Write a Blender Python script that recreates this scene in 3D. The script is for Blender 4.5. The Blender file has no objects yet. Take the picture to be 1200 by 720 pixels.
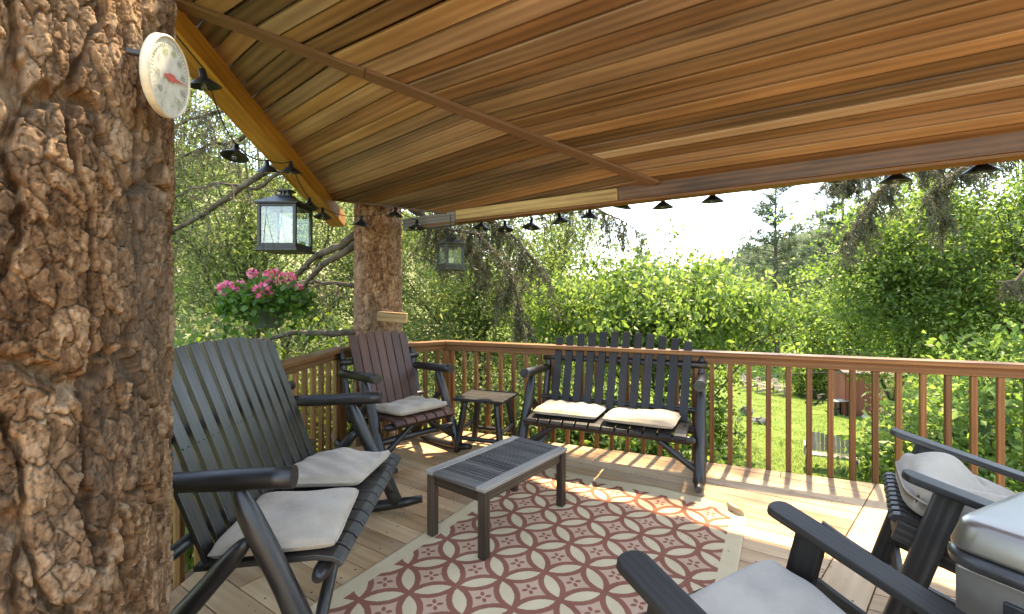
import bpy, math, random
import numpy as np
from mathutils import Vector, Matrix

random.seed(7)
RNG = np.random.default_rng(11)
R = math.radians
S = bpy.context.scene
COL = S.collection

# ------------------------------------------------------------------ camera
F, CX, HY, EYE = 533.0, 600.0, 352.0, 1.36
cam = bpy.data.cameras.new("camera")
cam.sensor_width = 36
cam.lens = F / 1200 * 36
cam.shift_y = -8 / 1200
cam.clip_start = 0.02
cam.clip_end = 3000
camo = bpy.data.objects.new("camera", cam)
COL.objects.link(camo)
camo.location = (0, 0, EYE)
camo.rotation_euler = (R(90), 0, 0)
S.camera = camo

# ------------------------------------------------------------------ light
SUN_EL, SUN_AZ = R(63), R(33)          # azimuth from +Y towards +X
w = bpy.data.worlds.new("World")
S.world = w
w.use_nodes = True
nt = w.node_tree
bg = nt.nodes["Background"]
sky = nt.nodes.new("ShaderNodeTexSky")
sky.sky_type = 'NISHITA'
sky.sun_disc = False
sky.sun_elevation = SUN_EL
sky.sun_rotation = SUN_AZ
sky.air_density = 0.85
sky.dust_density = 0.15
sky.ozone_density = 2.0
nt.links.new(sky.outputs[0], bg.inputs[0])
bg.inputs[1].default_value = 0.15
sl = bpy.data.lights.new("sun", 'SUN')
sl.energy = 2.0
sl.angle = R(1.5)
sl.color = (1, 0.95, 0.86)
so = bpy.data.objects.new("sun", sl)
COL.objects.link(so)
sd = Vector((math.sin(SUN_AZ) * math.cos(SUN_EL), math.cos(SUN_AZ) * math.cos(SUN_EL), math.sin(SUN_EL)))
so.rotation_euler = (-sd).to_track_quat('-Z', 'Y').to_euler()
so.location = (20, 30, 60)
S.view_settings.view_transform = 'Standard'
S.view_settings.look = 'None'
S.view_settings.gamma = 1
S.view_settings.exposure = 3.38
S.view_settings.use_white_balance = True
S.view_settings.white_balance_temperature = 9900
S.view_settings.white_balance_tint = 12
S.cycles.max_bounces = 8
S.cycles.diffuse_bounces = 5
S.cycles.transmission_bounces = 6
S.cycles.transparent_max_bounces = 8
S.cycles.sample_clamp_indirect = 6
S.cycles.use_denoising = True


def P(px, py, Y):
    return Vector(((px - CX) / F * Y, Y, EYE + (HY - py) / F * Y))


# ------------------------------------------------------------------ materials
def mat_base(name):
    m = bpy.data.materials.new(name)
    m.use_nodes = True
    t = m.node_tree
    b = t.nodes["Principled BSDF"]
    return m, t, b


def N(t, kind, **kw):
    n = t.nodes.new(kind)
    for k, v in kw.items():
        if k == 'op':
            n.operation = v
        elif k == 'dt':
            n.data_type = v
        elif k == 'bt':
            n.blend_type = v
        else:
            n.inputs[int(k[1:])].default_value = v
    return n


def L(t, a, b):
    t.links.new(a, b)


def ramp(t, fac, stops):
    r = t.nodes.new("ShaderNodeValToRGB")
    e = r.color_ramp.elements
    while len(e) > len(stops):
        e.remove(e[-1])
    while len(e) < len(stops):
        e.new(0.5)
    for q, (p, c) in zip(e, stops):
        q.position = p
        q.color = (*c, 1) if len(c) == 3 else c
    if fac is not None:
        L(t, fac, r.inputs[0])
    return r.outputs[0]


def math_node(t, op, a, b=None, c=None):
    n = t.nodes.new("ShaderNodeMath")
    n.operation = op
    for i, v in enumerate((a, b, c)):
        if v is None:
            continue
        if isinstance(v, (int, float)):
            n.inputs[i].default_value = v
        else:
            L(t, v, n.inputs[i])
    return n.outputs[0]


def mixc(t, fac, a, b, bt='MIX'):
    n = t.nodes.new("ShaderNodeMix")
    n.data_type = 'RGBA'
    n.blend_type = bt
    for i, v in ((0, fac), (6, a), (7, b)):
        if isinstance(v, (int, float)):
            n.inputs[i].default_value = v
        elif isinstance(v, tuple):
            n.inputs[i].default_value = (*v, 1)
        else:
            L(t, v, n.inputs[i])
    return n.outputs[2]


def attr(t, name):
    n = t.nodes.new("ShaderNodeAttribute")
    n.attribute_name = name
    return n


def noise(t, vec, scale, detail=4, rough=0.55, dist=0.0):
    n = t.nodes.new("ShaderNodeTexNoise")
    n.inputs["Scale"].default_value = scale
    n.inputs["Detail"].default_value = detail
    n.inputs["Roughness"].default_value = rough
    n.inputs["Distortion"].default_value = dist
    if vec is not None:
        L(t, vec, n.inputs["Vector"])
    return n.outputs[0]


def bump(t, b, h, strength, dist):
    n = t.nodes.new("ShaderNodeBump")
    n.inputs["Strength"].default_value = strength
    n.inputs["Distance"].default_value = dist
    L(t, h, n.inputs["Height"])
    L(t, n.outputs[0], b.inputs["Normal"])


def wood(name, stops, rough=0.6, tint=0.5, streak=26.0, along=1.2, blot=0.35, spec=0.3, bmp=0.35, nails=False, worn=None, sawn=False, hue=0.0, gw=.62, ww=.22, knots=False):
    """board wood on UV (u metres along the board, v metres across); tint is a random number per board"""
    m, t, b = mat_base(name)
    uv = t.nodes.new("ShaderNodeUVMap").outputs[0]
    ti = attr(t, "tint").outputs["Fac"]
    sx = t.nodes.new("ShaderNodeSeparateXYZ")
    L(t, uv, sx.inputs[0])
    cb = t.nodes.new("ShaderNodeCombineXYZ")
    L(t, math_node(t, 'MULTIPLY', sx.outputs[0], along), cb.inputs[0])
    L(t, math_node(t, 'MULTIPLY', sx.outputs[1], streak), cb.inputs[1])
    L(t, math_node(t, 'MULTIPLY', ti, 61.0), cb.inputs[2])
    g = noise(t, cb.outputs[0], 1.6, 6, 0.62, 0.6)
    cb2 = t.nodes.new("ShaderNodeCombineXYZ")
    L(t, math_node(t, 'MULTIPLY', sx.outputs[0], along * 1.1), cb2.inputs[0])
    L(t, math_node(t, 'MULTIPLY', sx.outputs[1], 5.0), cb2.inputs[1])
    L(t, math_node(t, 'MULTIPLY', ti, 37.0), cb2.inputs[2])
    bl = noise(t, cb2.outputs[0], 1.3, 3, 0.5)
    # cathedral figure: rings through a stretched distance field
    wv = t.nodes.new("ShaderNodeTexWave")
    wv.bands_direction = 'Y'
    wv.inputs["Scale"].default_value = 1.0
    wv.inputs["Distortion"].default_value = 7.0
    wv.inputs["Detail"].default_value = 3
    wv.inputs["Detail Scale"].default_value = 0.6
    cb3 = t.nodes.new("ShaderNodeCombineXYZ")
    L(t, math_node(t, 'MULTIPLY', sx.outputs[0], along * .55), cb3.inputs[0])
    L(t, math_node(t, 'MULTIPLY', sx.outputs[1], streak * .55), cb3.inputs[1])
    L(t, math_node(t, 'MULTIPLY', ti, 23.0), cb3.inputs[2])
    L(t, cb3.outputs[0], wv.inputs["Vector"])
    f = math_node(t, 'ADD', math_node(t, 'ADD', math_node(t, 'MULTIPLY', g, gw), .31 - gw / 2), math_node(t, 'MULTIPLY', wv.outputs[1], ww))
    f = math_node(t, 'ADD', f, math_node(t, 'MULTIPLY', math_node(t, 'SUBTRACT', bl, 0.5), blot * 1.6))
    f = math_node(t, 'ADD', f, math_node(t, 'MULTIPLY', math_node(t, 'SUBTRACT', ti, 0.5), tint))
    col = ramp(t, f, stops)
    if hue:
        hs = t.nodes.new("ShaderNodeHueSaturation")
        L(t, col, hs.inputs["Color"])
        fr = math_node(t, 'FRACT', math_node(t, 'MULTIPLY', ti, 17.3))
        L(t, math_node(t, 'ADD', math_node(t, 'MULTIPLY', fr, hue), 0.5 - hue / 2), hs.inputs["Hue"])
        fs = math_node(t, 'FRACT', math_node(t, 'MULTIPLY', ti, 29.7))
        L(t, math_node(t, 'ADD', math_node(t, 'MULTIPLY', fs, .4), .72), hs.inputs["Saturation"])
        col = hs.outputs[0]
    if worn:
        pos = t.nodes.new("ShaderNodeNewGeometry").outputs["Position"]
        wn = noise(t, pos, 2.3, 5, 0.65)
        wf = ramp(t, wn, [(0.42, (0, 0, 0)), (0.62, (1, 1, 1))])
        col = mixc(t, math_node(t, 'MULTIPLY', wf, worn[1]), col, worn[0])
    if sawn:
        sw = t.nodes.new("ShaderNodeTexWave")
        sw.inputs["Scale"].default_value = 60
        sw.inputs["Distortion"].default_value = 1.5
        L(t, uv, sw.inputs["Vector"])
        fr = math_node(t, 'GREATER_THAN', math_node(t, 'FRACT', math_node(t, 'MULTIPLY', ti, 7.7)), 0.55)
        col = mixc(t, math_node(t, 'MULTIPLY', math_node(t, 'MULTIPLY', sw.outputs[1], fr), .22), col, (.05, .025, .012))
    if nails:
        vu = t.nodes.new("ShaderNodeVectorMath")
        vu.operation = 'MULTIPLY'
        vu.inputs[1].default_value = (1, 1, 1)
        L(t, uv, vu.inputs[0])
        du = math_node(t, 'SUBTRACT', math_node(t, 'FRACT', math_node(t, 'DIVIDE', sx.outputs[0], 0.41)), 0.5)
        du = math_node(t, 'MULTIPLY', du, 0.41)
        dv = math_node(t, 'SUBTRACT', math_node(t, 'ABSOLUTE', sx.outputs[1]), 0.042)
        d = math_node(t, 'SQRT', math_node(t, 'ADD', math_node(t, 'MULTIPLY', du, du), math_node(t, 'MULTIPLY', dv, dv)))
        col = mixc(t, math_node(t, 'LESS_THAN', d, 0.0055), col, (0.03, 0.02, 0.015))
    if nails or knots:
        # knots
        vo = t.nodes.new("ShaderNodeTexVoronoi")
        vo.inputs["Scale"].default_value = 2.1
        cbk = t.nodes.new("ShaderNodeCombineXYZ")
        L(t, math_node(t, 'MULTIPLY', sx.outputs[0], .8), cbk.inputs[0])
        L(t, math_node(t, 'MULTIPLY', sx.outputs[1], 1.6), cbk.inputs[1])
        L(t, math_node(t, 'MULTIPLY', ti, 91.0), cbk.inputs[2])
        L(t, cbk.outputs[0], vo.inputs["Vector"])
        kn = ramp(t, vo.outputs[0], [(0.03, (1, 1, 1)), (0.075, (0, 0, 0))])
        col = mixc(t, math_node(t, 'MULTIPLY', kn, .7), col, (0.09, 0.045, 0.02))
    L(t, col, b.inputs["Base Color"])
    rr = math_node(t, 'ADD', math_node(t, 'MULTIPLY', g, 0.25), rough - 0.12)
    L(t, rr, b.inputs["Roughness"])
    b.inputs["Specular IOR Level"].default_value = spec
    if bmp:
        bump(t, b, g, bmp, 0.004)
    return m


def plain(name, col, rough=0.5, metal=0.0, spec=0.5, var=0.15, scale=9.0, bmp=0.0, dark=None):
    m, t, b = mat_base(name)
    co = t.nodes.new("ShaderNodeTexCoord").outputs["Object"]
    n = noise(t, co, scale, 5, 0.6)
    d = dark or tuple(c * (1 - 2 * var) for c in col)
    li = tuple(min(1, c * (1 + var)) for c in col)
    L(t, ramp(t, n, [(0.3, d), (0.7, li)]), b.inputs["Base Color"])
    b.inputs["Metallic"].default_value = metal
    b.inputs["Specular IOR Level"].default_value = spec
    L(t, math_node(t, 'ADD', math_node(t, 'MULTIPLY', n, .25), rough - .12), b.inputs["Roughness"])
    if bmp:
        bump(t, b, noise(t, co, scale * 8, 4, .6), bmp, .003)
    return m


def leafmat(name, cols, trans=0.45, rough=0.45):
    m = bpy.data.materials.new(name)
    m.use_nodes = True
    t = m.node_tree
    t.nodes.clear()
    o = t.nodes.new("ShaderNodeOutputMaterial")
    ti = attr(t, "tint").outputs["Fac"]
    c = ramp(t, ti, [(i / (len(cols) - 1), q) for i, q in enumerate(cols)])
    p = t.nodes.new("ShaderNodeBsdfPrincipled")
    L(t, c, p.inputs["Base Color"])
    p.inputs["Roughness"].default_value = rough
    p.inputs["Specular IOR Level"].default_value = 0.35
    tr = t.nodes.new("ShaderNodeBsdfTranslucent")
    hs = t.nodes.new("ShaderNodeHueSaturation")
    hs.inputs["Hue"].default_value = 0.485
    hs.inputs["Saturation"].default_value = 1.1
    hs.inputs["Value"].default_value = 1.7
    L(t, c, hs.inputs["Color"])
    L(t, hs.outputs[0], tr.inputs[0])
    mx = t.nodes.new("ShaderNodeMixShader")
    mx.inputs[0].default_value = trans
    L(t, p.outputs[0], mx.inputs[1])
    L(t, tr.outputs[0], mx.inputs[2])
    L(t, mx.outputs[0], o.inputs[0])
    return m


M = {}
M['ceiling'] = wood("ceiling_wood", [(0.08, (.066, .035, .020)), (0.34, (.19, .104, .060)), (0.58, (.335, .195, .115)), (0.88, (.56, .37, .24))], rough=.5, tint=.40, knots=True, streak=11, along=.7, blot=.36, spec=.35, sawn=True, hue=.012, gw=.34, ww=.12)
M['batten'] = wood("batten_wood", [(0.2, (.10, .05, .032)), (0.75, (.21, .115, .075))], rough=.6, tint=.1, blot=.2)
M['rafter'] = wood("rafter_wood", [(0.15, (.20, .085, .020)), (0.5, (.40, .19, .048)), (0.85, (.54, .30, .10))], rough=.5, tint=.2, streak=9, along=.8, blot=.55, gw=.5, ww=.08)
M['rafter_face'] = M['rafter']
M['beam_pale'] = wood("pale_beam_wood", [(0.2, (.20, .12, .05)), (0.6, (.42, .28, .13)), (0.9, (.5, .36, .18))], rough=.6, tint=.2, streak=12, blot=.5)
M['beam_dark'] = wood("dark_beam_wood", [(0.2, (.045, .020, .011)), (0.6, (.125, .060, .032)), (0.9, (.20, .11, .06))], rough=.45, tint=.2, streak=14, blot=.5)
M['beam_grey'] = wood("grey_beam_wood", [(0.2, (.10, .09, .09)), (0.8, (.27, .25, .25))], rough=.6, tint=.2, streak=14)
M['deck'] = wood("deck_wood", [(0.05, (.24, .12, .055)), (0.38, (.45, .26, .125)), (0.62, (.62, .395, .215)), (0.9, (.72, .51, .32))], rough=.55, tint=.34, streak=11, along=.8, blot=.5, gw=.42, ww=.07, nails=True, worn=((.52, .40, .27), .3), bmp=.25, spec=.3)
M['rail'] = wood("rail_wood", [(0.1, (.080, .034, .012)), (0.5, (.165, .068, .023)), (0.9, (.31, .15, .056))], rough=.5, tint=.35, streak=20, blot=.4)
M['blacklog'] = wood("blackened_log", [(0.1, (.007, .006, .0055)), (0.6, (.020, .016, .014)), (0.95, (.085, .058, .042))], rough=.40, tint=.25, streak=12, along=2.2, blot=.7, spec=.5, bmp=.9)
M['blackslat'] = wood("blackened_slat", [(0.1, (.014, .012, .010)), (0.6, (.038, .032, .027)), (0.95, (.105, .09, .078))], rough=.32, tint=.3, streak=20, blot=.35, spec=.5, bmp=.3)
M['darkslat'] = wood("dark_slat", [(0.1, (.008, .007, .0065)), (0.6, (.019, .016, .015)), (0.95, (.05, .042, .038))], rough=.45, tint=.3, streak=20, blot=.35, spec=.35, bmp=.3)
M['brownslat'] = wood("brown_slat", [(0.1, (.035, .014, .009)), (0.55, (.10, .040, .024)), (0.95, (.19, .085, .052))], rough=.5, tint=.35, streak=22, blot=.45, spec=.4)
M['greyslat'] = wood("weathered_table", [(0.1, (.035, .030, .027)), (0.5, (.095, .083, .074)), (0.9, (.24, .215, .19))], rough=.6, tint=.45, streak=26, blot=.5)
M['greyedge'] = wood("bleached_table_edge", [(0.1, (.16, .14, .12)), (0.5, (.34, .30, .25)), (0.9, (.50, .46, .40))], rough=.65, tint=.3, streak=26, blot=.5)
M['tableleg'] = wood("brown_table_leg", [(0.1, (.020, .012, .008)), (0.5, (.052, .034, .023)), (0.9, (.12, .08, .055))], rough=.5, tint=.3, streak=24, blot=.5)
M['charcoal'] = wood("charcoal_paint", [(0.1, (.016, .014, .0125)), (0.6, (.044, .038, .033)), (0.95, (.13, .115, .10))], rough=.5, tint=.25, streak=24, blot=.6, spec=.32)
M['blackpaint'] = wood("black_paint", [(0.1, (.010, .0085, .0075)), (0.6, (.025, .021, .018)), (0.95, (.11, .10, .088))], rough=.5, tint=.25, streak=26, blot=.65, spec=.32)
M['shed'] = wood("shed_paint", [(0.1, (.19, .055, .032)), (0.9, (.33, .11, .068))], rough=.7, tint=.3, streak=8)
M['oldgrey'] = wood("old_grey_wood", [(0.1, (.17, .14, .11)), (0.5, (.33, .28, .23)), (0.9, (.5, .44, .37))], rough=.75, tint=.4, streak=18)
M['blackmetal'] = plain("black_metal", (.02, .021, .024), rough=.42, metal=.3, var=.3, scale=14)
M['pewter'] = plain("pewter_metal", (.055, .060, .064), rough=.4, metal=.5, var=.3, scale=12)
M['wire'] = plain("black_cable", (.012, .012, .012), rough=.5)
M['steel'] = plain("stainless_steel", (.34, .32, .295), rough=.34, metal=.8, var=.10, scale=3, bmp=.02)
M['darkpanel'] = plain("dark_panel", (.05, .05, .052), rough=.4, metal=.4, var=.2)
M['gasket'] = plain("dark_gasket", (.09, .092, .096), rough=.35, metal=.5, var=.2)
M['pot'] = plain("green_pot", (.055, .075, .060), rough=.45, var=.2)
M['candle'] = plain("candle_wax", (.75, .68, .52), rough=.5, var=.05)
M['rock'] = plain("dark_rock", (.13, .125, .13), rough=.9, var=.4, scale=3, bmp=.5)
M['palerock'] = plain("pale_rock", (.55, .52, .47), rough=.9, var=.25, scale=5, bmp=.4)
M['dial_rim'] = plain("yellowed_plastic", (.50, .46, .37), rough=.35, var=.15, scale=20)
M['dial'] = plain("dial_face", (.50, .50, .46), rough=.3, var=.12, scale=30, dark=(.36, .37, .32))
M['red'] = plain("red_needle", (.55, .12, .11), rough=.4)
M['greymark'] = plain("faded_print", (.22, .24, .21), rough=.6)
M['greenmark'] = plain("faded_green_print", (.19, .30, .11), rough=.6)


def glassmat():
    m = bpy.data.materials.new("lantern_glass")
    m.use_nodes = True
    t = m.node_tree
    t.nodes.clear()
    o = t.nodes.new("ShaderNodeOutputMaterial")
    tr = t.nodes.new("ShaderNodeBsdfTransparent")
    tr.inputs[0].default_value = (.9, .95, .95, 1)
    gl = t.nodes.new("ShaderNodeBsdfGlossy")
    gl.inputs[1].default_value = .03
    df = t.nodes.new("ShaderNodeBsdfDiffuse")
    df.inputs[0].default_value = (.6, .65, .62, 1)
    a = t.nodes.new("ShaderNodeMixShader")
    a.inputs[0].default_value = .07
    L(t, tr.outputs[0], a.inputs[1]); L(t, gl.outputs[0], a.inputs[2])
    c = t.nodes.new("ShaderNodeMixShader")
    c.inputs[0].default_value = .04
    L(t, a.outputs[0], c.inputs[1]); L(t, df.outputs[0], c.inputs[2])
    L(t, c.outputs[0], o.inputs[0])
    return m


M['glass'] = glassmat()


def fabric(name, col):
    m, t, b = mat_base(name)
    co = t.nodes.new("ShaderNodeTexCoord").outputs["Object"]
    n = noise(t, co, 7, 5, .6)
    L(t, ramp(t, n, [(0.3, tuple(c * .8 for c in col)), (0.55, col), (0.8, tuple(min(1, c * 1.08) for c in col))]), b.inputs["Base Color"])
    b.inputs["Roughness"].default_value = .9
    b.inputs["Specular IOR Level"].default_value = .1
    b.inputs["Sheen Weight"].default_value = .2
    wr = noise(t, co, 14, 3, .55, 1.2)
    fine = noise(t, co, 420, 2, .5)
    h = math_node(t, 'ADD', math_node(t, 'MULTIPLY', wr, 1.0), math_node(t, 'MULTIPLY', fine, .06))
    bump(t, b, h, .35, .012)
    return m


M['cushion'] = fabric("beige_canvas", (.41, .325, .24))
M['cushion_grey'] = fabric("light_grey_canvas", (.38, .32, .26))
M['cushion_pale'] = fabric("pale_canvas", (.46, .38, .30))


def bark(name, cols, scale=1.0):
    m, t, b = mat_base(name)
    co = t.nodes.new("ShaderNodeTexCoord").outputs["Object"]
    mp = t.nodes.new("ShaderNodeMapping")
    mp.inputs["Scale"].default_value = (1, 1, .45)
    L(t, co, mp.inputs[0])
    n1 = noise(t, mp.outputs[0], 11 * scale, 6, .65, .4)
    n2 = noise(t, mp.outputs[0], 3.0 * scale, 4, .6)
    n3 = noise(t, mp.outputs[0], 48 * scale, 8, .78)
    ti = attr(t, "tint").outputs["Fac"]
    f = math_node(t, 'ADD', math_node(t, 'MULTIPLY', n1, .42), math_node(t, 'MULTIPLY', ti, .46))
    f = math_node(t, 'ADD', f, math_node(t, 'MULTIPLY', math_node(t, 'SUBTRACT', n3, .5), 1.25))
    f = math_node(t, 'ADD', f, .06)
    c = ramp(t, f, cols[:-1])
    gf = ramp(t, n2, [(.46, (0, 0, 0)), (.62, (1, 1, 1))])
    c = mixc(t, math_node(t, 'MULTIPLY', gf, .38), c, cols[-1])
    L(t, c, b.inputs["Base Color"])
    b.inputs["Roughness"].default_value = .9
    b.inputs["Specular IOR Level"].default_value = .12
    h = math_node(t, 'ADD', n1, math_node(t, 'MULTIPLY', n3, .6))
    bump(t, b, h, 1.0, .016 / scale)
    return m


M['bark'] = bark("pine_bark", [(.14, (.038, .020, .011)), (.38, (.115, .060, .031)), (.58, (.22, .122, .064)), (.86, (.42, .28, .175)), (.155, .125, .095)])
M['bark2'] = bark("spruce_bark", [(.16, (.055, .025, .015)), (.40, (.17, .078, .042)), (.58, (.27, .14, .08)), (.84, (.40, .26, .17)), (.19, .15, .115)], 1.0)
M['twig'] = plain("twig_bark", (.10, .080, .062), rough=.9, spec=.1, var=.35, scale=9)
M['palebark'] = plain("grey_bark", (.095, .078, .058), rough=.9, spec=.1, var=.35, scale=7)

M['leaf_bright'] = leafmat("bright_leaf", [(.045, .088, .022), (.088, .150, .036), (.135, .215, .058), (.185, .265, .090)], .55)
M['leaf_mid'] = leafmat("mid_leaf", [(.025, .052, .009), (.052, .098, .014), (.095, .155, .022), (.14, .19, .035)], .45)
M['leaf_grey'] = leafmat("grey_green_leaf", [(.036, .058, .022), (.070, .100, .036), (.115, .150, .055), (.17, .195, .09)], .42)
M['leaf_willow'] = leafmat("willow_leaf", [(.050, .080, .022), (.095, .140, .038), (.15, .205, .062), (.21, .25, .095)], .55)
M['leaf_dark'] = leafmat("dark_leaf", [(.022, .045, .012), (.040, .075, .018), (.065, .11, .026)], .35)
M['needle'] = leafmat("spruce_needle", [(.040, .044, .020), (.062, .066, .030), (.090, .090, .044), (.115, .095, .062)], .2, .6)
M['needle_far'] = leafmat("far_needle", [(.038, .058, .032), (.060, .085, .044), (.09, .115, .06)], .2, .6)
M['geranium'] = leafmat("geranium_leaf", [(.025, .075, .014), (.05, .13, .022), (.09, .19, .035)], .35)
M['pink'] = leafmat("pink_petal", [(.55, .09, .18), (.72, .18, .28), (.82, .38, .45)], .3)
M['grass'] = leafmat("grass_blade", [(.070, .110, .024), (.11, .165, .036), (.16, .21, .060)], .4, .6)


# ------------------------------------------------------------------ mesh builder
class MB:
    def __init__(s):
        s.v, s.f, s.uv, s.t, s.sm = [], [], [], [], []

    def face(s, idx, uv, tint, smooth=False):
        s.f.append(idx); s.uv.append(uv); s.t.append(tint); s.sm.append(smooth)

    def box(s, c, size, rot=None, tint=None, uvo=True):
        tint = random.random() if tint is None else tint
        c = Vector(c)
        h = [q / 2 for q in size]
        n0 = len(s.v)
        cs = []
        for x in (-1, 1):
            for y in (-1, 1):
                for z in (-1, 1):
                    p = Vector((x * h[0], y * h[1], z * h[2]))
                    cs.append(p)
                    s.v.append(tuple(c + (rot @ p if rot else p)))
        order = sorted(range(3), key=lambda k: -size[k])
        uo = random.random() * 9 if uvo else 0
        for q, ax in (((0, 1, 3, 2), 0), ((4, 6, 7, 5), 0), ((0, 4, 5, 1), 1), ((2, 3, 7, 6), 1), ((0, 2, 6, 4), 2), ((1, 5, 7, 3), 2)):
            axes = [k for k in order if k != ax]
            s.face([n0 + k for k in q], [(cs[k][axes[0]] + uo, cs[k][axes[1]]) for k in q], tint)

    def bar(s, a, b, wd, th, up=(0, 0, 1), tint=None):
        """a board from a to b, wd wide (sideways), th thick (along up)"""
        a, b = Vector(a), Vector(b)
        d = (b - a)
        ln = d.length
        d = d / ln
        up = Vector(up)
        side = d.cross(up).normalized()
        up = side.cross(d).normalized()
        s.box((a + b) / 2, (ln, wd, th), Matrix((d, side, up)).transposed(), tint)

    def prism(s, pts, vec, uvs=None, tint=None):
        """extrude polygon pts (3D, any order) along vec"""
        tint = random.random() if tint is None else tint
        n = len(pts)
        pts = [Vector(p) for p in pts]
        vec = Vector(vec)
        if uvs is None:
            o = random.random() * 9
            uvs = [(p.x + o, p.y) for p in pts]
        nr = Vector((0, 0, 0))
        for i in range(n):
            nr += pts[i].cross(pts[(i + 1) % n])
        if nr.dot(vec) > 0:
            pts.reverse(); uvs = list(reversed(uvs))
        n0 = len(s.v)
        s.v += [tuple(p) for p in pts] + [tuple(p + vec) for p in pts]
        s.face(list(range(n0, n0 + n)), list(uvs), tint)
        s.face(list(range(n0 + 2 * n - 1, n0 + n - 1, -1)), list(reversed(uvs)), tint)
        th = vec.length
        for i in range(n):
            j = (i + 1) % n
            ua, ub = uvs[i], uvs[j]
            s.face([n0 + j, n0 + i, n0 + n + i, n0 + n + j], [ub, ua, (ua[0], ua[1] + th), (ub[0], ub[1] + th)], tint)

    def tube(s, pts, rad, seg=10, tint=None, cap=True, wob=0.0):
        tint = random.random() if tint is None else tint
        pts = [Vector(p) for p in pts]
        if not hasattr(rad, '__len__'):
            rad = [rad] * len(pts)
        n0 = len(s.v)
        t0 = (pts[1] - pts[0]).normalized()
        ref = Vector((0, 0, 1)) if abs(t0.z) < .9 else Vector((1, 0, 0))
        u = t0.cross(ref).normalized()
        ln = 0
        uo = random.random() * 7
        lens = []
        for i, p in enumerate(pts):
            if i == 0: d = pts[1] - pts[0]
            elif i == len(pts) - 1: d = pts[-1] - pts[-2]
            else: d = pts[i + 1] - pts[i - 1]
            d.normalize()
            u = (u - d * u.dot(d))
            if u.length < 1e-5:
                u = d.orthogonal()
            u.normalize()
            vv = d.cross(u)
            if i: ln += (p - pts[i - 1]).length
            lens.append(ln + uo)
            for k in range(seg):
                a = 2 * math.pi * k / seg
                r = rad[i] * (1 + wob * random.uniform(-1, 1))
                s.v.append(tuple(p + (u * math.cos(a) + vv * math.sin(a)) * r))
        for i in range(len(pts) - 1):
            for k in range(seg):
                k2 = (k + 1) % seg
                q = [n0 + i * seg + k, n0 + i * seg + k2, n0 + (i + 1) * seg + k2, n0 + (i + 1) * seg + k]
                r = max(rad[i], .004)
                va, vb = k / seg * 6.28 * r, (k + 1) / seg * 6.28 * r
                s.face(q, [(lens[i], va), (lens[i], vb), (lens[i + 1], vb), (lens[i + 1], va)], tint, True)
        if cap:
            for i, rev in ((0, True), (len(pts) - 1, False)):
                q = [n0 + i * seg + k for k in range(seg)]
                uv = [(math.cos(6.28 * k / seg) * rad[i], math.sin(6.28 * k / seg) * rad[i]) for k in range(seg)]
                if rev:
                    q.reverse(); uv.reverse()
                s.face(q, uv, tint)

    def lathe(s, prof, c=(0, 0, 0), seg=20, rot=None, tint=.5):
        c = Vector(c)
        n0 = len(s.v)
        for r, z in prof:
            for k in range(seg):
                a = 2 * math.pi * k / seg
                p = Vector((r * math.cos(a), r * math.sin(a), z))
                s.v.append(tuple(c + (rot @ p if rot else p)))
        for i in range(len(prof) - 1):
            for k in range(seg):
                k2 = (k + 1) % seg
                s.face([n0 + i * seg + k, n0 + i * seg + k2, n0 + (i + 1) * seg + k2, n0 + (i + 1) * seg + k], [(0, 0), (.1, 0), (.1, .1), (0, .1)], tint, True)

    def build(s, name, mat, parent=None, bevel=0.0, smooth=None):
        me = bpy.data.meshes.new(name)
        me.from_pydata(s.v, [], s.f)
        ul = me.uv_layers.new(name="UVMap")
        flat = [c for q in s.uv for p in q for c in p]
        ul.data.foreach_set("uv", flat)
        a = me.attributes.new("tint", 'FLOAT', 'FACE')
        a.data.foreach_set("value", s.t)
        me.polygons.foreach_set("use_smooth", s.sm if smooth is None else [smooth] * len(s.f))
        me.materials.append(mat)
        me.update()
        o = bpy.data.objects.new(name, me)
        COL.objects.link(o)
        if parent:
            o.parent = parent
        if bevel:
            md = o.modifiers.new("bevel", 'BEVEL')
            md.width = bevel
            md.segments = 2
            md.limit_method = 'ANGLE'
            md.angle_limit = R(40)
        return o


def tag(o, label, cat, group=None):
    o["label"] = label
    o["category"] = cat
    if group:
        o["group"] = group
    return o


def thing(name, label, cat, loc=(0, 0, 0), rotz=0.0, group=None):
    o = bpy.data.objects.new(name, None)
    o.empty_display_size = .1
    COL.objects.link(o)
    o.location = loc
    o.rotation_euler = (0, 0, rotz)
    return tag(o, label, cat, group)


def structure(o):
    o["kind"] = "structure"
    return o


def numpy_mesh(name, verts, faces, mat, tint=None, domain='FACE', smooth=True, parent=None):
    me = bpy.data.meshes.new(name)
    nv, nf, k = len(verts), len(faces), faces.shape[1]
    me.vertices.add(nv)
    me.vertices.foreach_set("co", np.ascontiguousarray(verts, dtype=np.float32).ravel())
    me.loops.add(nf * k)
    me.loops.foreach_set("vertex_index", np.ascontiguousarray(faces, dtype=np.int32).ravel())
    me.polygons.add(nf)
    me.polygons.foreach_set("loop_start", np.arange(0, nf * k, k, dtype=np.int32))
    me.polygons.foreach_set("loop_total", np.full(nf, k, dtype=np.int32))
    me.polygons.foreach_set("use_smooth", np.full(nf, smooth, dtype=bool))
    me.update(calc_edges=True)
    if tint is not None:
        a = me.attributes.new("tint", 'FLOAT', domain)
        a.data.foreach_set("value", np.ascontiguousarray(tint, dtype=np.float32))
    me.materials.append(mat)
    o = bpy.data.objects.new(name, me)
    COL.objects.link(o)
    if parent:
        o.parent = parent
    return o


def unit(a):
    return a / np.maximum(np.linalg.norm(a, axis=1, keepdims=True), 1e-9)


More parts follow.
